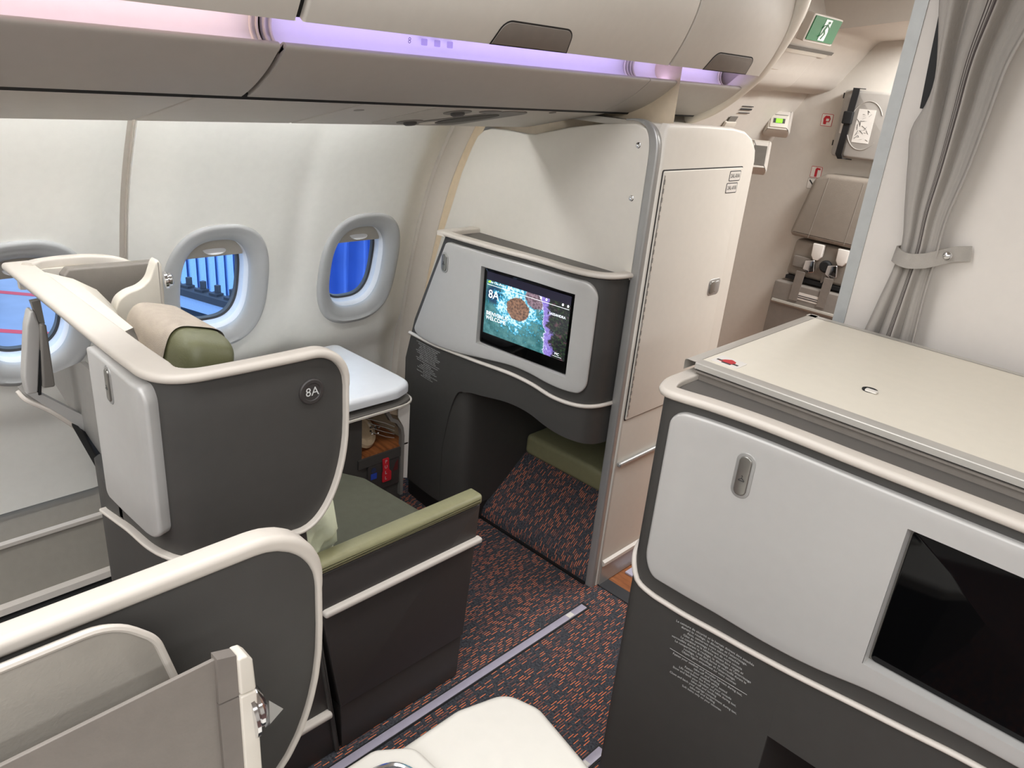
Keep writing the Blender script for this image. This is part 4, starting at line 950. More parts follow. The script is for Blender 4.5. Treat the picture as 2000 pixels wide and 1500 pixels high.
# silver panel with screen opening
pb = ifn((u(-2.12), .715), (u(-2.06), .711), (u(-1.95), .712), (u(-1.813), .723), (u(-1.70), .737), (u(-1.581), .749), (u(-1.50), .747), (u(-1.446), .742), (u(-1.345), .739), (.96, .742))
ptop = lambda x: 1.094
uR = .966
lsh = lambda z: u(wl_(z) + .030)
MS = lambda x, z, d=0.0: A8.M(x if x >= S0 else lsh(z) + (S0 - lsh(z)) * max(0, (x - .10) / (S0 - .10)), z, d)
xs_ = lambda x: x
upc, loc = chains(.10, uR, ptop, pb, ((.03, .010), (.05, .03), (.055, .055), (.035, .045)), 70)
for e in (S0, S1):   # exact columns at the opening
    upc.append((e, ptop(e))); loc.append((e, pb(e)))
upc.sort(); loc.sort()
panel8 = holepanel(upc, loc, MS, -.002, BD, .005, S0, S1, SZ0, SZ1).build('silver_panel', SILVER, c8, smooth=50)
hookbtn(lambda p, q, d=0.0: A8.M(p, q, d - .0015), u(-1.917), .993, 1.052, .024, panel8)
# screen: flat glass set in the recess
SO = Vector((-1.7365, 1.6915, .788)); SU = Vector((.370, .0240, 0)); SW = SU.length; SH_ = .257; sM = plane(SO, SU, (0, 0, 1))
slab(rrect(-.012, SW + .012, -.012, SH_ + .012, .006, 3), lambda a, b, d=0.0: sM(a, b, d - .006), .04).build('screen_recess', GREYP, c8, smooth=0)
slab(rrect(0, SW, 0, SH_, .008, 4), sM, .008, .001).build('screen_glass', BGLASS, c8)
def screen_mat():
    m = bpy.data.materials.new('welcome_screen_image'); m.use_nodes = True; nt = m.node_tree; L = nt.links; b = nt.nodes['Principled BSDF']
    uv = N(nt, 'ShaderNodeUVMap'); sx = N(nt, 'ShaderNodeSeparateXYZ'); L.new(uv.outputs[0], sx.inputs[0]); X, Y = sx.outputs[0], sx.outputs[1]
    def mth(op, a, bb=0.0, c=None):
        q = N(nt, 'ShaderNodeMath', operation=op)
        for i, v in enumerate((a, bb, c)):
            if v is None: continue
            if isinstance(v, (int, float)): q.inputs[i].default_value = v
            else: L.new(v, q.inputs[i])
        return q.outputs[0]
    def noise(sc, det=4, w=0.0):
        mp = N(nt, 'ShaderNodeMapping'); mp.inputs['Scale'].default_value = (1.6, 1, 1); mp.inputs['Location'].default_value = (w, w * .7, 0); L.new(uv.outputs[0], mp.inputs[0])
        n = N(nt, 'ShaderNodeTexNoise'); n.inputs['Scale'].default_value = sc; n.inputs['Detail'].default_value = det; n.inputs['Roughness'].default_value = .65; L.new(mp.outputs[0], n.inputs['Vector']); return n.outputs['Fac']
    def mix(f, a, bcol):
        q = N(nt, 'ShaderNodeMix', data_type='RGBA'); L.new(f, q.inputs['Factor'])
        for k_, v in (('A', a), ('B', bcol)):
            if isinstance(v, tuple): q.inputs[k_].default_value = tuple(lin(c) for c in v) + (1,)
            else: L.new(v, q.inputs[k_])
        return q.outputs['Result']
    def ss(x, e0, e1):
        q = N(nt, 'ShaderNodeMapRange', interpolation_type='SMOOTHSTEP'); L.new(x, q.inputs['Value']); q.inputs['From Min'].default_value = e0; q.inputs['From Max'].default_value = e1; return q.outputs[0]
    def ell(cx, cy, ra, rb):
        dx_ = mth('DIVIDE', mth('SUBTRACT', X, cx), ra); dy_ = mth('DIVIDE', mth('SUBTRACT', Y, cy), rb); return mth('SQRT', mth('ADD', mth('MULTIPLY', dx_, dx_), mth('MULTIPLY', dy_, dy_)))
    n1, n2, n3 = noise(7), noise(26, 6, 3.0), noise(13, 5, 7.0)
    sea = mix(ss(n1, .35, .65), (20, 84, 88), (74, 128, 130)); sea = mix(ss(ell(.14, .66, .13, .2), 1.0, .5), sea, (14, 48, 80))
    foamz = mth('ADD', mth('MULTIPLY', n2, 1.0), mth('MULTIPLY', ss(mth('ADD', ell(.40, .62, .30, .52), mth('MULTIPLY', mth('SUBTRACT', n1, .5), 2.2)), 1.2, .3), .34))
    sea = mix(ss(foamz, .60, .76), sea, (58, 168, 204)); sea = mix(ss(foamz, .74, .86), sea, (200, 238, 250))
    rock = mth('ADD', ell(.42, .55, .135, .19), mth('MULTIPLY', mth('SUBTRACT', n3, .5), .5)); rc = mix(ss(n2, .35, .65), (74, 54, 46), (150, 112, 88)); sea = mix(ss(rock, 1.0, .9), sea, rc)
    rk2 = mth('ADD', ell(.60, .80, .12, .16), mth('MULTIPLY', mth('SUBTRACT', n3, .5), .7)); sea = mix(ss(rk2, 1.0, .9), sea, mix(ss(n2, .35, .65), (70, 56, 64), (150, 126, 138)))
    shore = mth('ADD', mth('ADD', X, mth('MULTIPLY', Y, .12)), mth('MULTIPLY', mth('SUBTRACT', n1, .5), .25))
    land = mix(ss(n2, .45, .68), (18, 18, 24), (48, 72, 40)); land = mix(ss(n3, .54, .64), land, (84, 58, 66)); sand = mix(ss(n2, .3, .7), (110, 92, 176), (150, 134, 206))
    img = mix(ss(shore, .755, .765), sea, (214, 222, 246)); img = mix(ss(shore, .765, .775), img, sand); img = mix(ss(shore, .815, .85), img, land)
    hdr = ss(Y, .868, .872); img = mix(hdr, img, (14, 11, 34))
    L.new(img, b.inputs['Emission Color']); b.inputs['Emission Strength'].default_value = 1.0; b.inputs['Base Color'].default_value = (.01, .01, .012, 1); b.inputs['Roughness'].default_value = .12
    return m
iz0 = .040; im = slab(rect(.014, SW - .012, iz0, SH_ - .008), lambda a, b, d=0.0: sM(a, b, d + .0012), .001).build('welcome_picture', screen_mat(), c8, smooth=0)
inv = Matrix((SU.normalized(), (0, 0, 1), SU.normalized().cross(Vector((0, 0, 1)))))
set_uv(im, lambda c: ((inv @ (im.matrix_world @ c - SO)).x / SW, ((inv @ (im.matrix_world @ c - SO)).y - iz0) / (SH_ - .008 - iz0)))
SCW = emis('screen_white', (240, 244, 250), 1.0); sT = lambda a, b, d=0.0: sM(a, b, d + .0016)
text('8A', .040, sT, .026, .176, 'seat_number', SCW, im, 'LEFT'); text('BIENVENUE\nWELCOME', .0185, sT, .022, .103, 'greeting', SCW, im, 'LEFT', line=.85)
text('SASSANDRA', .0115, sT, .346, .178, 'place_name', SCW, im, 'RIGHT'); text("Air Côte d'Ivoire", .0095, sT, .032, .2165, 'airline_name', SCW, im, 'LEFT'); text('8A', .014, sT, .108, .2165, 'seat_number_small', SCW, im, 'LEFT')
slab([(.020, .214), (.030, .213), (.033, .222), (.024, .219)], sT, .0004).build('bird_mark', emis('leaf_green', (150, 200, 40), 1.0), im, smooth=0)
slab(rect(.018, SW - .016, .2062, .2072), sT, .0004).build('header_rule', SCW, im, smooth=0)
for a in (.244, .266, .330, .350): slab(disc(a, .2165, .0034, .0042, 12), sT, .0004).build('icon', SCW, im, smooth=0)
text('ɲiʗ' if False else 'MC', .012, sT, .328, .056, 'maker_mark', SCW, im); slab(rect(.312, .346, .047, .0478), sT, .0004).build('maker_rule', SCW, im, smooth=0)

tz8 = ifn((0, .700), (u(-2.116), .702), (u(-2.0), .703), (u(-1.88), .709), (u(-1.74), .713), (u(-1.59), .716), (u(-1.50), .710), (u(-1.409), .698), (u(-1.319), .697), (1.0, .699), (A8.L, .700))
trim_along(A8, u(-2.128), A8.L - .004, tz8, BD + .004, .007, .0065, 70).build('trim_line', TRIM, c8)
rim_along(A8, u(-1.945), A8.L - .006, 1.117, .034, .015, r=.007).build('ledge_rim', RIM, c8)
slab(rpoly([(-1.965, 1.668), (-1.925, 1.675), (-1.92, 1.84), (-1.965, 1.84)], [.01, .0, .0, .0], 4), FZ(1.1252), .016, .004).build('ledge_return', RIM, c8)
slab([tuple(A8.M(x, 0, -.03)[:2]) for x in np.linspace(u(-1.93), A8.L - .01, 24)] + [(-1.30, 1.838), (-1.93, 1.838)], FZ(1.111), .012).build('tray', TRAY, c8, smooth=0)
notice(lambda p, q, d=0.0: A8.M(p, q, d + BD + .005), u(-2.005), .686, .150, c8)

# ---- console in the centre, same design, screen switched off
CC = Plan([(-.716, 1.40), (-.716, 1.27), (-.716, 1.195), (-.69, 1.143), (-.63, 1.153), (-.595, 1.162), (-.5, 1.172), (-.388, 1.172), (-.337, 1.171), (-.092, 1.175), (.3, 1.175), (.75, 1.175)])
cc = thing('seat_console', (-.1, 1.5, 0), 'large charcoal and silver console at right with a dark screen and cream top', 'console')
u = PX(CC); BD = -.013
S0, S1, SZ0, SZ1 = u(-.228), u(.135), .778, 1.046
def cbody(us, zt, zb, mb): return mslab([(x, zt) for x in us], [(x, zb(x)) for x in us], CC.M, BD, BD - .03, .0, rows=2, mb=mb)
zb_ = lambda x: 0 if x < u(-.345) else .508
bm_ = MB(); cbody(np.linspace(0, u(-.345) - 1e-4, 60), 1.11, lambda x: 0, bm_); cbody(np.linspace(u(-.345), S0 - .012, 10), 1.11, lambda x: .508, bm_)
cbody(np.linspace(S0 - .012, S1 + .012, 20), SZ0 - .004, lambda x: .508, bm_); mslab([(x, 1.11) for x in (S0 - .012, S1 + .012)], [(x, SZ1 + .004) for x in (S0 - .012, S1 + .012)], CC.M, BD, BD - .03, 0, mb=bm_)
cbody(np.linspace(S1 + .012, CC.L, 14), 1.11, lambda x: .508, bm_)
bm_.build('body', DARK, cc, smooth=50)
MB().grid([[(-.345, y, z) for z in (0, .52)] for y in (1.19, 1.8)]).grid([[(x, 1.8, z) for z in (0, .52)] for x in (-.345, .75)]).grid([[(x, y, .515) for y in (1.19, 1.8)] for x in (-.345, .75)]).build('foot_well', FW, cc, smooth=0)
MB().box(-.703, -.688, 1.30, 1.835, 0, 1.10).build('side_panel', DARK, cc)
uL = .288; uR = u(.42)
pbc = ifn((.28, .735), (.316, .722), (.37, .713), (.447, .709), (.555, .708), (.651, .716), (.737, .731), (.809, .738), (.891, .744), (.954, .746), (1.1, .742), (1.3, .735))
ptc = lambda x: 1.092
upc, loc = chains(uL, uR, ptc, pbc, ((.035, .03), (.030, .05), (.05, .05), (.05, .05)), 80)
for e in (S0, S1): upc.append((e, ptc(e))); loc.append((e, pbc(e)))
upc.sort(); loc.sort()
panelc = holepanel(upc, loc, CC.M, -.001, BD, .005, S0, S1, SZ0, SZ1).build('silver_panel', SILVER, cc, smooth=50)
hookbtn(lambda p, q, d=0.0: CC.M(p, q, d - .001), u(-.503), .975, 1.053, .024, panelc)
cO = Vector((-.222, 1.187, .783)); cM = plane(cO, (.362, .003, 0), (0, 0, 1))
slab(rrect(-.012, .372, -.010, .272, .006, 3), lambda a, b, d=0.0: cM(a, b, d - .006), .03).build('screen_recess', GREYP, cc, smooth=0)
slab(rrect(.0, .356, 0, .258, .008, 4), cM, .008, .0015).build('screen_glass', BGLASS, cc)
tzc = ifn((0, .752), (.2, .752), (.238, .738), (.28, .692), (.315, .677), (.352, .669), (.477, .665), (.601, .673), (.728, .686), (.809, .694), (.884, .702), (1.1, .70), (1.3, .69))
trim_along(CC, .02, 1.40, tzc, BD + .003, .006, .0055, 120).build('trim_line', TRIM, cc)
rim_along(CC, .06, CC.L - .01, 1.117, .033, .017, 110, r=.008).build('ledge_rim', RIM, cc)
slab([tuple(CC.M(x, 0, -.03)[:2]) for x in np.linspace(.1, CC.L - .02, 50)] + [(.75, 1.30), (-.69, 1.30)], FZ(1.114), .012).build('tray', TRAY, cc, smooth=0)
notice(lambda p, q, d=0.0: CC.M(p, q, d + BD + .001), u(-.488), .641, .172, cc)
# cream counter top with aluminium edges
tp = thing('counter_top', (.0, 1.55, 1.12), 'cream counter top with aluminium edging above the centre console', 'counter')
TOPM = mat('cream_counter', (226, 219, 203), .5, var=.012); EDG = mat('counter_edging', (190, 186, 178), .35, metal=.3, var=.01)
slab(rrect(-.690, .78, 1.290, 1.812, .002, 2), FZ(1.1505), .025).build('top_panel', TOPM, tp, smooth=0)
MB().grid([[(x, y, z) for x in (-.690, .80)] for y, z in ((1.291, 1.1512), (1.2695, 1.1512), (1.2668, 1.1500), (1.2660, 1.1485), (1.2660, 1.138), (1.268, 1.1372))]).build('front_edge', EDG, tp, smooth=25)
MB().grid([[(x, y, z) for x in (-.690, .80)] for y, z in ((1.272, 1.1372), (1.272, 1.1345))]).build('edge_shadow', BLACK, tp, smooth=0)
MB().grid([[(x, y, z) for x in (-.690, .80)] for y, z in ((1.272, 1.1345), (1.267, 1.1340), (1.267, 1.1305), (1.276, 1.129), (1.276, 1.10))]).build('lower_lip', LEATHER, tp, smooth=0)
MB().grid([[(x, y, z) for y in (1.266, 1.836)] for x, z in ((-.690, 1.1512), (-.7085, 1.1512), (-.713, 1.1495), (-.7138, 1.147), (-.7138, 1.128))]).build('side_edge', EDG, tp, smooth=25)
MB().grid([[(x, y, z) for x in (-.7138, .80)] for y, z in ((1.811, 1.1512), (1.830, 1.1512), (1.8355, 1.148), (1.836, 1.128))]).build('back_edge', EDG, tp, smooth=25)
st = slab(rrect(-.680, -.622, 1.303, 1.350, .004, 3), FZ(1.1512), .0006).build('warning_label', STICK, tp, smooth=0)
slab(rpoly([(-.671, 1.316), (-.634, 1.318), (-.640, 1.336), (-.652, 1.342), (-.662, 1.332)], .003, 2), FZ(1.1516), .0004).build('warning_symbol', RED, tp, smooth=0)
for x0, x1, y0 in ((-.674, -.662, 1.318), (-.640, -.628, 1.318), (-.660, -.640, 1.311)): slab(rect(x0, x1, y0, y0 + .006), FZ(1.1517), .0004).build('warning_bar', LETTERD, tp, smooth=0)
MB().lathe([(.014, 0), (.014, .002), (.010, .003), (.009, .0015)], (-.412, 1.430, 1.1505), (0, 0, 1), 20).build('latch_keyhole', BLACKP, tp)
slab(rrect(-.417, -.396, 1.416, 1.428, .002, 2), FZ(1.155), .003).build('keyhole_insert', STICK, tp, smooth=0)

# ---- shell of the window seat
SHP = Plan([(-2.10, .43), (-1.6, .43), (-1.40, .43), (-1.22, .435), (-1.205, .60), (-1.205, .9)])
s8 = thing('passenger_seat', (-1.6, .8, 0), 'window seat with charcoal shell marked 8A, olive headrest and armrest', 'seat')
fe = 1.226
lw8 = ifn((.50, .672), (.58, .690), (.652, .705), (.756, .718), (.82, .732), (.9, .731), (.974, .727), (1.063, .721), (1.12, .717), (1.3, .717))
upc, loc = chains(.575, fe, lambda x: 1.106, lw8, ((0, 0), (0, 0), (.075, .075), (.115, .235)), 50)
mslab(upc, loc, SHP.M, -.014, -.040, .006, rows=4).build('shell', DARK, s8, smooth=45)
# pale edging: thick on top, thin down the front edge and along the bottom
def resample(L, step):
    P = [np.array(q, float) for q in L]; out = [P[0]]; d = [0]
    for a, b in zip(P[:-1], P[1:]): d.append(d[-1] + np.linalg.norm(b - a))
    n = int(d[-1] / step); A = np.array(P)
    return [(float(np.interp(t, d, A[:, 0])), float(np.interp(t, d, A[:, 1]))) for t in np.linspace(0, d[-1], n)]
def edging(P, up, lo, x0, xb, w_top, w_wide, h_top, name, parent, xw=None, sgn=1.0):
    L = [(x0, up[0][1])] if x0 < up[0][0] else []
    L = resample(L + list(up) + [q for q in lo[::-1] if q[0] > xb], .006); m = max(q[0] for q in L); im = [q[0] for q in L].index(m)
    pts, nn, pr = [], [], []
    for i, (x, z) in enumerate(L):
        pts.append(P.M(x, z, 0)); nn.append(Vector((P.at(x)[2], P.at(x)[3], 0)))
        top = sstep((z - 1.0) / .10) if i <= im else 0.0
        wide = (1 - sstep((x - xw) / .15)) if xw else 0.0
        w = .030 + (w_top - .030) * top + (w_wide - w_top) * wide * top; h = .008 + (h_top - .008) * top; o = .0015 * top; rr = min(.0035 + .005 * top, h * .45)
        pr.append(rpoly([(-w, -h * .35), (o, -h * .35), (o, h * .65), (-w, h * .65)], [.003, rr, rr, .003 + .003 * top], 4))
    pr2 = [[(a, b * sgn) for a, b in q] for q in pr]
    return sweep(pts, nn, lambda i: pr2[i]).build(name, RIM, parent, smooth=45)
us = np.linspace(.49, .60, 10); mslab([(x, lw8(x) + .07) for x in us], [(x, lw8(x)) for x in us], SHP.M, -.014, -.03, .0).build('shell_skirt', DARK, s8)
edging(SHP, upc, [(x, lw8(x)) for x in np.linspace(.49, .574, 8)] + loc, .0, .485, .030, .060, .019, 'edge_rim', s8, xw=.80, sgn=-1.0)
# seat number badge
bu = SHP.U(-1.205, .737)
MB().lathe([(.027, 0), (.027, .004), (.025, .006), (.019, .006), (.018, .0045), (.0, .0045)], SHP.M(bu, 1.028, -.014), (1, 0, 0), 36).build('seat_badge', DARK2, s8)
text('8A', .026, lambda a, b, d=0.0: SHP.M(bu + a, 1.028 + b, d - .009), 0, 0, 'badge_number', LETTER, s8)
# coat hook panel at the aft corner
upc, loc = chains(.600, .842, ifn((.55, 1.096), (.70, 1.096), (.80, 1.092), (.9, 1.085)), ifn((.60, .768), (.685, .772), (.80, .778), (.86, .78)), ((.01, .004), (.02, .02), (.02, .035), (.03, .025)), 30)
hp8 = mslab(upc, loc, SHP.M, .012, -.014, .006, rows=3).build('silver_panel', SILVER, s8)
hookbtn(lambda p, q, d=0.0: SHP.M(p, q, d + .012), .707, 1.022, 1.086, .018, hp8)
# recessed part of the back towards the window
slab([(-2.11, .79), (-1.85, .72), (-1.50, .66), (-1.50, .93), (-1.85, .93), (-2.10, .815)], FY(.50), .012).build('recess_panel', mat('recess_grey', (150, 147, 141), .5), s8, smooth=0)
MB().box(-2.05, -1.52, .447, .458, 1.078, 1.086, .002).build('screen_top_rail', ALU, s8)
slab(rpoly([(.392, .855), (.415, .855), (.442, 1.010), (.440, 1.022), (.432, 1.075), (.414, 1.02), (.392, .90)], .006, 3), FX(-1.895), .03, .005).build('screen_bezel', SILVER, s8)
slab(rpoly([(.414, .850), (.444, 1.02), (.448, 1.02), (.42, .85)], .001, 2), FX(-1.893), .03).build('screen_gap', BLACK, s8, smooth=0)
slab(rpoly([(.424, .868), (.450, .866), (.452, 1.02), (.440, 1.025)], .005, 3), FX(-1.885), .03, .004).build('screen_housing', GREYP, s8)
slab([(.432, 1.075), (.440, 1.025), (.452, 1.02), (.450, 1.076)], FX(-1.897), .02).build('screen_stay', GREYP, s8, smooth=0)
tr = spl([(-1.93, .382, .855), (-1.91, .392, .838), (-1.90, .430, .806), (-1.90, .468, .763), (-1.90, .51, .71), (-1.85, .56, .66)], 6)
sweep(tr, (1, 0, 0), [(.006 * math.cos(t), .006 * math.sin(t)) for t in np.linspace(0, 2 * math.pi, 9)[:-1]]).build('lower_trim', TRIM, s8)
sweep([(p[0] - .002, p[1] + .010, p[2] + .012) for p in tr], (1, 0, 0), [(-.004, -.009), (.004, -.009), (.004, .009), (-.004, .009)]).build('lower_band', GREYP, s8)
slab([(.392, .858), (.412, .858), (.52, .755), (.55, .66), (.51, .715), (.47, .768), (.43, .812)], FX(-1.897), .03).build('lower_shell', SILVER, s8, smooth=0)
MB().add([(-1.88, .47, .76), (-1.88, .52, .70), (-1.62, .50, .62), (-1.62, .46, .70), (-1.95, .49, .76), (-1.95, .54, .70), (-1.7, .52, .62), (-1.7, .48, .70)], [(0, 1, 2, 3), (4, 5, 6, 7), (0, 3, 7, 4), (1, 2, 6, 5), (0, 1, 5, 4), (2, 3, 7, 6)]).build('underside_bracket', BLACK, s8, smooth=0)
# rim on the window side
wp = spl([(-2.066, .462, 1.112), (-2.09, .495, 1.113), (-2.098, .56, 1.114), (-2.085, .63, 1.113), (-2.055, .68, 1.105), (-2.02, .72, 1.08), (-2.0, .745, 1.04)], 6)
sweep(wp, Vector((-1, 0, 0)), rimprof(.03, .024, .009)).build('window_rim', RIM, s8)
slab([(.45, 1.105), (.69, 1.10), (.73, 1.06), (.735, 1.03), (.45, 1.06)], FX(-2.055), .02).build('inner_skin', CREAM, s8, smooth=0)
# liner, leather cheek and lamp panel beside the head
lz = [(-2.03, .475), (-1.55, .475), (-1.55, .53), (-1.90, .53), (-1.99, .555), (-2.03, .60)]
ax_ = ifn((.52, 1.098), (.56, 1.092), (.60, 1.06), (.63, 1.01), (.645, .95))
MB().grid([[(-2.03, .478, 1.104), (-1.50, .485, 1.104)], [(-2.02, .50, 1.106), (-1.52, .50, 1.106)], [(-1.96, .54, 1.10), (-1.55, .525, 1.10)], [(-1.93, .58, 1.075), (-1.57, .54, 1.06)], [(-1.915, .610, 1.03), (-1.58, .55, .98)], [(-1.91, .622, .98), (-1.58, .555, .93)]]).build('liner', CREAM, s8, smooth=80)
slab(rpoly([(.525, 1.10), (.54, 1.117), (.762, 1.112), (.72, 1.06), (.66, 1.02), (.635, .95), (.63, .9), (.60, .9), (.545, 1.06)], .008, 3), FX(-1.985), .03, .006).build('cheek_leather', LEATHER, s8)
kp = spl([(.728, 1.126), (.720, 1.138), (.712, 1.132), (.706, 1.118), (.694, 1.092), (.672, 1.075), (.641, 1.066), (.618, 1.050), (.606, 1.021), (.600, .983)], 4) + [(.602, .90), (.604, .80), (.735, .80), (.722, .962), (.728, 1.05)]
slab(kp, FX(-1.90), .035, .005).build('lamp_panel', CREAM, s8)
slab(rrect(.588, .604, .85, 1.03, .006, 3), FX(-1.905), .03, .002).build('lamp_panel_gap', BLACK, s8)
lm = MB().lathe([(.022, 0), (.022, .006), (.016, .010), (.016, .016), (.010, .02), (.004, .02)], (-1.905, .733, 1.085), (.25, 1, .1), 24).build('reading_lamp', CHROME, s8)
# headrest
def pillow_box(c, sx_, sy_, sz_, p=4.0, n=28, m=18, bend=0.0, rot=None):
    G = []
    for i in range(m + 1):
        ph = -math.pi / 2 + math.pi * i / m; row = []
        for j in range(n):
            th = 2 * math.pi * j / n; e = 2 / p
            f = lambda v: math.copysign(abs(v) ** e, v)
            q = Vector((sx_ * f(math.cos(ph)) * f(math.cos(th)), sy_ * f(math.cos(ph)) * f(math.sin(th)), sz_ * f(math.sin(ph))))
            if rot: q = rot @ q
            row.append(Vector(c) + q)
        G.append(row)
    return MB().grid(G, closed_v=True)
hr = Matrix.Rotation(math.radians(2), 3, 'Z') @ Matrix.Rotation(math.radians(-16), 3, 'X')
HC = Vector((-1.635, .640, .985))
pillow_box(HC, .165, .066, .088, 4.2, 44, 26, rot=hr).build('headrest', OLIVE2, s8, smooth=80)
G = []
for i in range(15):
    a = -.125 + i / 14 * .200; row = []
    for j in range(29):
        t = -2.2 + 4.4 * j / 28; f = lambda v: math.copysign(abs(v) ** (2 / 4.2), v)
        row.append(HC + hr @ Vector((a, -.0695 * f(math.sin(t)), .0915 * f(math.cos(t)))))
    G.append(row)
ko = MB().grid(G).build('headrest_cover', mat('taupe_knit', (168, 156, 142), .9, var=.06, bump=.6, bscale=420), s8, smooth=80)
slab(rrect(-1.87, -1.30, .45, .96, .05, 5), lambda a, b, d=0.0: Vector((a, .60 - d + (b - .45) * -.08, b)), .10, .03, 4).build('seat_back', OLIVED, s8)
cush = slab(rpoly([(-1.80, .68), (-1.268, .68), (-1.268, 1.215), (-1.44, 1.225), (-1.70, 1.205), (-1.80, 1.15)], [.02, .02, .03, .03, .05, .06], 5), FZ(.450), .12, .02, 4).build('seat_cushion', OLIVED, s8)
slab(rpoly([(-1.815, .68), (-1.78, .68), (-1.78, 1.16), (-1.815, 1.13)], .012, 4), FZ(.452), .12, .012).build('cushion_bolster', OLIVE, s8)
MB().box(-1.80, -1.27, .66, 1.19, .10, .34, .01).build('seat_base', BLACK, s8)
# aisle side box with armrest
slab(rpoly([(.80, .148), (1.208, .148), (1.237, .573), (.733, .573)], .004, 3), FX(-1.221), .045, .004).build('side_box', DARK2, s8)
slab(rpoly([(.806, .002), (1.198, .002), (1.206, .146), (.802, .146)], .004, 3), FX(-1.226), .04, .003).build('side_plinth', DARK2, s8)
slab(rrect(.727, 1.240, .574, .606, .010, 4), FX(-1.214), .050, .013, 5, bb=.006).build('armrest_pad', OLIVE, s8, smooth=85)
slab(rrect(.750, 1.241, .457, .474, .007, 4), FX(-1.205), .018, .006).build('side_rail', TRIM, s8)
slab(rpoly([(.48, .0), (.790, .0), (.722, .70), (.48, .70)], .004, 2), FX(-1.232), .10, .003).build('aft_side_panel', DARK2, s8)
slab(rpoly([(.786, .0), (.798, .0), (.730, .57), (.720, .57)], .001, 2), FX(-1.2245), .03, .002).build('aft_side_post', DARK, s8)
slab(rrect(.55, .772, .139, .156, .006, 4), FX(-1.212), .022, .006).build('aft_side_rail', TRIM, s8)
BP = Plan([(-1.735, .62), (-1.735, .47), (-1.70, .458), (-1.45, .456), (-1.27, .456), (-1.238, .475), (-1.236, .72)])
us = np.linspace(0, BP.L, 50); mslab([(x, .745) for x in us], [(x, 0) for x in us], BP.M, 0, -.02, .0).build('shell_base', DARK, s8)
# pillow wedged behind the armrest
pr_ = Matrix.Rotation(math.radians(18), 3, 'Y') @ Matrix.Rotation(math.radians(8), 3, 'X')
pw = MB(); G = []
for i in range(13):
    row = []
    for j in range(17):
        a, b = i / 12 * 2 - 1, j / 16 * 2 - 1; e = (1 - a ** 4) * (1 - b ** 4); 
        row.append((a, b, e))
    G.append(row)
def pil(sgn): return [[Vector((-1.335, .745, .575)) + pr_ @ Vector((sgn * .055 * (max(q[2], 0) ** .6) + .010 * math.sin(7 * q[0] + 4 * q[1]) + .006 * math.sin(13 * q[1] - 9 * q[0]), q[0] * .105, q[1] * .125)) for q in r] for r in G]
pw.grid(pil(1)); pw.grid(pil(-1))
tag(pw.build('pillow', SAGE, smooth=80), 'pale sage pillow tucked between seat and olive armrest', 'pillow')

# ---- side cabinet at the window
cb = thing('side_cabinet', (-2.0, 1.2, 0), 'charcoal side cabinet with white padded top beside the window seat', 'cabinet')
slab(rpoly([(-2.27, .80), (-1.815, .80), (-1.80, 1.40), (-1.83, 1.478), (-1.90, 1.482), (-2.27, 1.476)], [.02, .03, .06, .05, .03, .03], 6), FZ(.660), .034, .016, 5).build('padded_top', mat('white_gloss_top', (226, 228, 230), .35, var=.01), cb)
slab(rpoly([(-2.27, .80), (-1.81, .80), (-1.80, 1.40), (-1.825, 1.482), (-1.90, 1.486), (-2.27, 1.48)], [.02, .03, .06, .05, .03, .03], 6), FZ(.603), .010, .003).build('shelf', GREYP, cb)
slab(rpoly([(-2.27, .82), (-1.84, .82), (-1.83, 1.40), (-1.86, 1.46), (-2.27, 1.46)], .02, 4), FZ(.628), .028).build('shelf_gap', DARK, cb)
sweep(spl([(-1.806, .82, .595), (-1.797, 1.2, .595), (-1.797, 1.40, .595), (-1.808, 1.455, .595), (-1.84, 1.483, .595), (-1.90, 1.488, .595)], 6), (0, 0, 1), [(-.003, -.003), (.003, -.003), (.003, .003), (-.003, .003)]).build('shelf_edge', TRIM, cb)
CBX = -1.825
slab(rect(.82, 1.278, .0, .602), FX(CBX), .06).build('side_panel', DARK, cb, smooth=0)
slab(rect(1.262, 1.440, .395, .428), FX(CBX + .006), .40).build('cubby_sill', DARK, cb, smooth=0)
cw = MB().box(-2.22, CBX - .002, 1.278, 1.47, .428, .434).build('cubby_floor', WOOD, cb, smooth=0)
MB().grid([[(-2.15, y, z) for z in (.43, .602)] for y in (1.25, 1.475)]).grid([[(x, 1.475, z) for z in (.43, .602)] for x in (-2.15, -1.86)]).build('cubby_lining', mat('cubby_beige', (186, 168, 142), .6), cb, smooth=0)
slab(rrect(1.302, 1.432, .290, .392, .004, 2), FX(CBX + .004), .02, .002).build('vest_door', DARK2, cb)
slab(rect(1.278, 1.445, .06, .398), FX(CBX - .006), .05).build('lower_panel', DARK, cb, smooth=0)
sweep([(CBX + .001, 1.440, z) for z in (.24, .40, .47)] + [(CBX + .001, 1.435, .50), (CBX + .001, 1.415, .53), (CBX + .001, 1.39, .545), (CBX + .001, 1.37, .58)], (1, 0, 0), [(-.008, -.006), (.008, -.006), (.008, .006), (-.008, .006)]).build('cubby_frame', GREYP, cb)
tagp = slab(rpoly([(1.355, .408), (1.381, .408), (1.383, .362), (1.392, .352), (1.392, .318), (1.355, .318), (1.355, .352), (1.358, .362)], .004, 3), FX(CBX + .012), .004, .001).build('pull_tag', RED, cb)
for kx, (ch, z) in enumerate(zip('PULL', (.396, .376, .354, .333))): text(ch, .017, FX(CBX + .012), 1.3685, z, 'pull_letter', LETTER, tagp)
slab(rect(1.312, 1.336, .340, .362), FX(CBX + .0055), .001).build('vest_sticker', BLUE, cb, smooth=0)
slab(disc(1.323, .374, .010, .010, 16), FX(CBX + .0055), .001).build('vest_sticker_ring', mat('navy_print', (44, 54, 84), .5), cb, smooth=0)
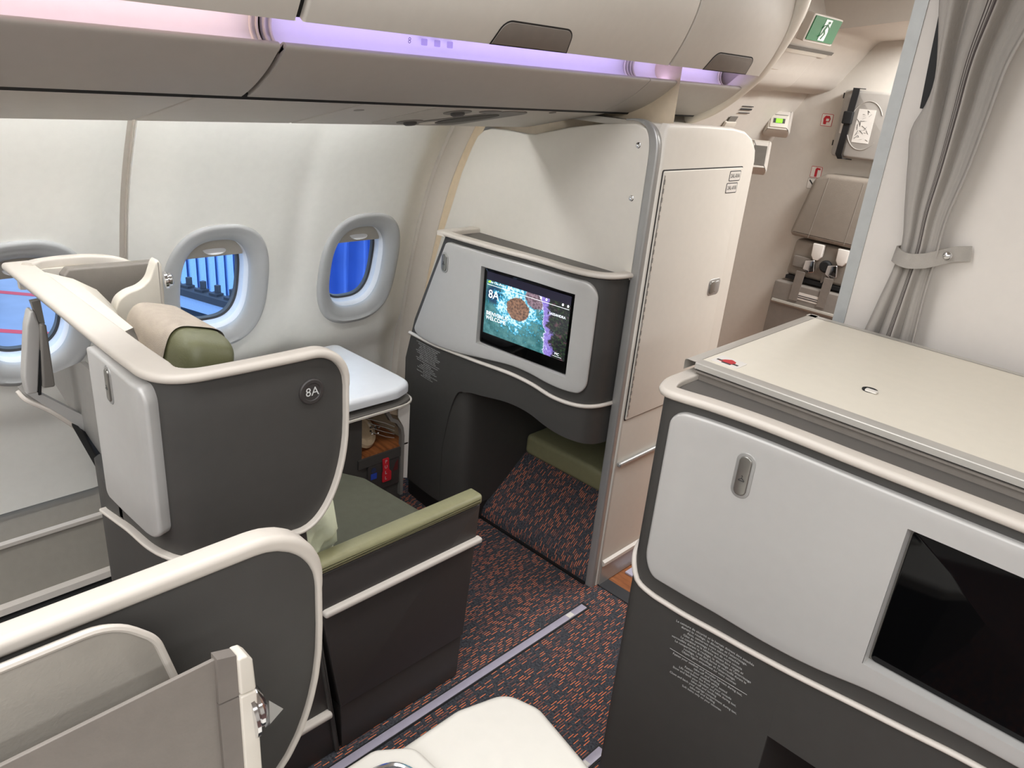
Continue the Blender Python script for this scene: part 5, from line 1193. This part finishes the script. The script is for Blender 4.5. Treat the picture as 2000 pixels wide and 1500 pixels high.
slab([(1.403, .345), (1.424, .345), (1.424, .385), (1.414, .375)], FX(CBX + .0055), .001).build('warning_sticker', mat('dark_red_print', (86, 30, 32), .5), cb, smooth=0)
# things in the cubby
tag(MB().lathe([(.0, .0), (.056, .0), (.064, .012), (.058, .022), (.04, .026), (.036, .020), (.0, .020)], (-1.90, 1.318, .488), (.55, .28, .45), 28).build('amenity_disc', mat('cellophane_tan', (190, 168, 138), .25, var=.1)), 'round tan wrapped packet lying in the wood-floored cubby', 'packet')
hs = thing('cable_coil', (-1.92, 1.375, .44), 'shiny coiled cable beside the wrapped packet in the cubby', 'cable')
for k in range(4):
    MB().tube([(-1.90 + .006 * k, 1.345 + .004 * k, .53 - .016 * k), (-1.87 + .004 * k, 1.40, .51 - .016 * k), (-1.85, 1.428, .495 - .014 * k)], .0011, 6).build('wire', ALU, hs)
for k in range(16):
    MB().lathe([(.001, -.004), (.004, -.002), (.004, .002), (.001, .004)], (-1.895 + random.random() * .03, 1.35 + random.random() * .035, .47 + random.random() * .035), (random.random(), 1, .4), 8).build('bead', CHROME, hs)
mg = thing('leaflet_holder', (-1.85, 1.462, .28), 'white leaflets standing in the slot beside the cubby', 'leaflet')
slab([(1.448, .30), (1.472, .292), (1.474, .575), (1.425, .60), (1.425, .54), (1.448, .50)], FX(CBX - .002), .003).build('leaflet', STICK, mg, smooth=0)
slab([(1.40, .585), (1.45, .56), (1.45, .53), (1.40, .555)], FX(CBX - .02), .003).build('leaflet', mat('beige_paper', (206, 186, 160), .7), mg, smooth=0)

# ---- seat in the centre, nearest the camera
WGP = Plan([(-.70, -.45), (-.70, 0), (-.70, .50)], 1)     # outward is +x here (towards the camera)
f8 = thing('passenger_seat', (-.4, .1, 0), 'nearest seat with cream-edged charcoal wing and taupe head panel', 'seat')
fe = .45 + .427
upc, loc = chains(0, fe, lambda x: 1.106, ifn((0, .717), (.9, .717)), ((0, 0), (0, 0), (.085, .085), (.115, .235)), 50)
mslab(upc, loc, WGP.M, -.006, -.032, .006).build('wing', DARK, f8, smooth=45)
edging(WGP, upc, loc, .0, .02, .030, .030, .022, 'edge_rim', f8, sgn=-1.0)
# liner with rounded forward corner
lo_ = rpoly([(-.45, .6), (.29, .6), (.262, .90), (.232, .99), (.212, 1.078), (.175, 1.118), (-.45, 1.118)], [0, .02, .05, .05, .05, .06, 0], 6)
slab(lo_, FX(-.664), .008, .002, 2).build('liner', LEATHER2, f8)
MB().tube([FX(-.660)(a, b, -.004) for a, b in lo_[6:-1]] + [FX(-.66)(-.45, 1.118, -.004)], .0042, 8).build('liner_bead', RIM, f8)
slab([(-.45, .5), (.262, .5), (.250, 1.072), (-.45, 1.058)], FX(-.604), .004, .001).build('head_panel', LEATHER, f8, smooth=0)
slab([(.244, 1.018), (.266, 1.016), (.266, 1.070), (.246, 1.076)], FX(-.598), .014).build('band', mat('band_taupe', (118, 111, 104), .55), f8, smooth=0)
slab([(.244, .55), (.266, .55), (.266, 1.014), (.244, 1.016)], FX(-.598), .014).build('band', MATS['band_taupe'], f8, smooth=0)
slab(rpoly([(.266, 1.018), (.284, 1.016), (.282, 1.058), (.276, 1.066), (.266, 1.068)], .003, 3), FX(-.594), .022, .0025).build('edge_cap', CREAM, f8)
slab(rpoly([(.266, .55), (.288, .55), (.284, 1.014), (.266, 1.016)], .002, 2), FX(-.594), .022, .0018).build('edge_strip', CREAM, f8)
MB().lathe([(.034, 0), (.034, .004), (.026, .008), (.026, .012), (.018, .018), (.004, .020)], (-.615, .280, .975), (.1, 1, .05), 28).build('lamp_base', CHROME, f8)
MB().add([(-.600, .300, .985), (-.632, .300, .965), (-.610, .322, .950), (-.612, .300, .935), (-.60, .30, .95)], [(0, 1, 2), (0, 2, 4), (4, 2, 3), (1, 3, 2)]).build('lamp_lever', ALU, f8, smooth=0)
# its side table
tb_ = thing('side_table', (-.5, .5, 0), 'cream padded side table at the bottom edge of the view', 'table')
slab(rpoly([(-.690, .05), (-.25, .05), (-.25, .60), (-.30, .70), (-.462, .764), (-.600, .792), (-.664, .772), (-.690, .68)], [.03, .05, .05, .04, .10, .05, .05, .06], 7), FZ(.650), .045, .018, 5).build('padded_top', WHITEP, tb_)
MB().box(-.67, -.28, .06, .66, 0, .606, .02).build('cabinet_body', DARK, tb_)
hx = spl([(-.700, .30, .652), (-.700, .45, .658), (-.696, .515, .662), (-.675, .56, .664), (-.63, .572, .662), (-.56, .562, .658), (-.50, .55, .652)], 6)
slab(rpoly([(-.700, .20), (-.50, .20), (-.50, .545), (-.60, .567), (-.66, .566), (-.697, .515)], [.01, .01, .03, .03, .03, .03], 5), FZ(.672), .03, .010).build('handset_housing', WHITEP, tb_)
slab(rpoly([(-.662, .20), (-.50, .20), (-.50, .515), (-.60, .530), (-.645, .520), (-.66, .47)], [.01, .01, .03, .03, .03, .03], 5), FZ(.6735), .01).build('handset_pocket', BLACKP, tb_)
MB().tube(spl([(-.664, .30, .674), (-.664, .45, .674), (-.655, .508, .674), (-.63, .529, .674), (-.59, .532, .674), (-.50, .52, .674)], 6), .005, 8).build('chrome_bead', CHROME, tb_)

# ---- floor rails
def track(i, x, y0, y1, lab):
    t = thing('trim_track_%d' % i, (x, (y0 + y1) / 2, 0), lab, None, kind='structure')
    MB().box(x - .017, x + .017, y0, y1, 0, .002).build('rail_bed', BLACK, t, smooth=0)
    MB().box(x - .012, x + .012, y0 + .01, y1 - .012, .001, .005, .0015).build('rail_strip', mat('lilac_grey_strip', (176, 170, 186), .4, metal=.1), t)
    MB().box(x - .008, x + .010, y1 - .10, y1 - .075, .005, .0065).build('rail_clip', STICK, t, smooth=0)
track(1, -1.183, -2.0, 1.745, 'lilac-grey floor strip along the aisle carpet'); track(2, -.775, -2.0, 1.33, 'lilac-grey floor strip beside the centre console')
